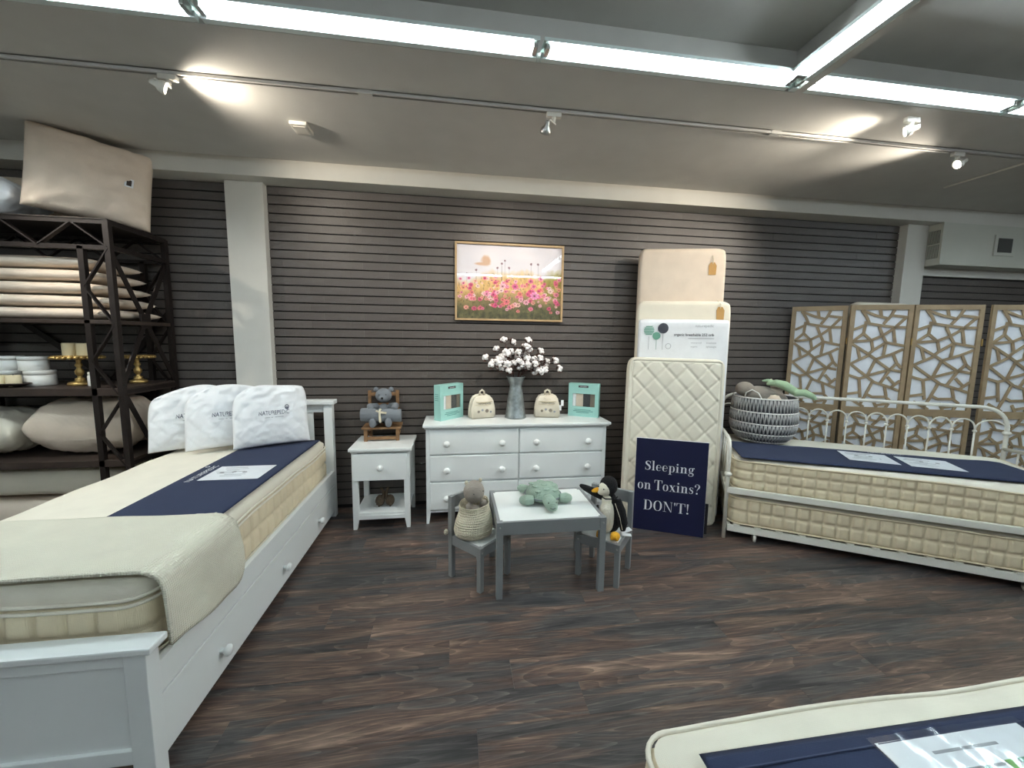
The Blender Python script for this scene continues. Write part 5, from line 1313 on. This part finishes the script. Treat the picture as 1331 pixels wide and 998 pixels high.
for i, x in enumerate((-2.865, -2.79)):
    t = thing('pillar_candle', ('short cream candle on the dark tray, farther from the cake stand', 'short cream candle on the dark tray, nearer the cake stand')[i], 'candle', (x, -.475, SZ+.007), 0, 'candles on the dark tray')
    bm = B(); lathe(bm, [(.005, 0), (.034, 0), (.035, .003), (.035, .066), (.031, .070), (.005, .066)], 22); obj('wax', bm, 'candle', t, True)
    bm = B(); tube(bm, [(0, 0, .064), (.001, 0, .078)], .0012, 5); obj('wick', bm, 'black', t)
def cake_stand(loc, k, label):
    t = thing('cake_stand', label, 'cake stand', loc, 0, 'gold cake stands on the shelf')
    bm = B(); lathe(bm, [(.01, 0), (.062*k, 0), (.064*k, .010), (.058*k, .020), (.030, .026), (.024, .034), (.026, .044), (.013, .052), (.012, .062), (.022, .075), (.024, .095), (.014, .112), (.012, .120), (.020, .132), (.018, .142), (.012, .150), (.016, .185), (.030, .190), (.01, .190)], 26); obj('pedestal', bm, 'gold', t, True)
    bm = B(); lathe(bm, [(.01, .188), (.112*k, .188), (.120*k, .196), (.120*k, .200), (.01, .200)], 36); pl = obj('plate', bm, 'gold', t, True)
    bm = B()
    for i in range(26):
        a = 2*PI*i/26; ell(bm, (.119*k*math.cos(a), .119*k*math.sin(a), .187), (.015*k, .015*k, .011), None, 8, 6)
    obj('scalloped_rim', bm, 'gold', pl, True)
cake_stand((-2.512, -.36, SZ), 1, 'gold scalloped cake stand carrying two short cream candles')
cake_stand((-2.26, -.22, SZ+.0), .8, 'smaller gold cake stand behind the shelf post')
for i, x in enumerate((-2.553, -2.470)):
    t = thing('stand_candle', ('short cream candle on the gold cake stand, nearer the white tubs', 'short cream candle on the gold cake stand, nearer the shelf post')[i], 'candle', (x, -.36, SZ+.200), 0, 'candles on the cake stand')
    bm = B(); lathe(bm, [(.005, 0), (.038, 0), (.0395, .003), (.0395, .080), (.035, .084), (.005, .079)], 24); obj('wax', bm, 'candle', t, True)
    bm = B(); tube(bm, [(0, 0, .078), (.001, 0, .092)], .0012, 5); obj('wick', bm, 'black', t)
t = thing('small_bottle', 'small white bottle beside the gold cake stand', 'bottle', (-2.402, -.42, SZ))
bm = B(); lathe(bm, [(.004, 0), (.015, 0), (.016, .004), (.016, .066), (.012, .072), (.004, .072)], 18); obj('bottle_body', bm, 'ceramic_white', t, True)
bm = B(); lathe(bm, [(.004, .072), (.013, .072), (.013, .092), (.004, .093)], 18); obj('cap', bm, 'lamp_white', t, True)
# lower shelves
pillow('bulky_duvet', 'bulky cream duvet on the lower shelf, filling the end beside the bed', (-2.475, -.285, .632), .60, .40, .38, (0, 0, .1), 'natural_cotton', 31, .022, True, None, 'duvet', 3.4)
pillow('bulky_pillow', 'cream wrinkled pillow on the lower shelf left of the bulky duvet', (-3.09, -.30, .632), .58, .40, .30, (0, 0, -.06), 'cream_fabric', 32, .018, True, None, 'pillow', 3.0)
pillow('folded_comforter', 'thick folded cream comforter on the bottom shelf, on top of another', (-2.74, -.29, .362), 1.08, .41, .200, (0, 0, 0), 'cream_fabric', 33, .008, True, 'folded comforters on the bottom shelf', 'comforter', 5)
pillow('folded_comforter', 'thick folded beige comforter lying lowest on the bottom shelf', (-2.74, -.29, .137), 1.08, .41, .200, (0, 0, 0), 'natural_cotton', 34, .008, True, 'folded comforters on the bottom shelf', 'comforter', 5)
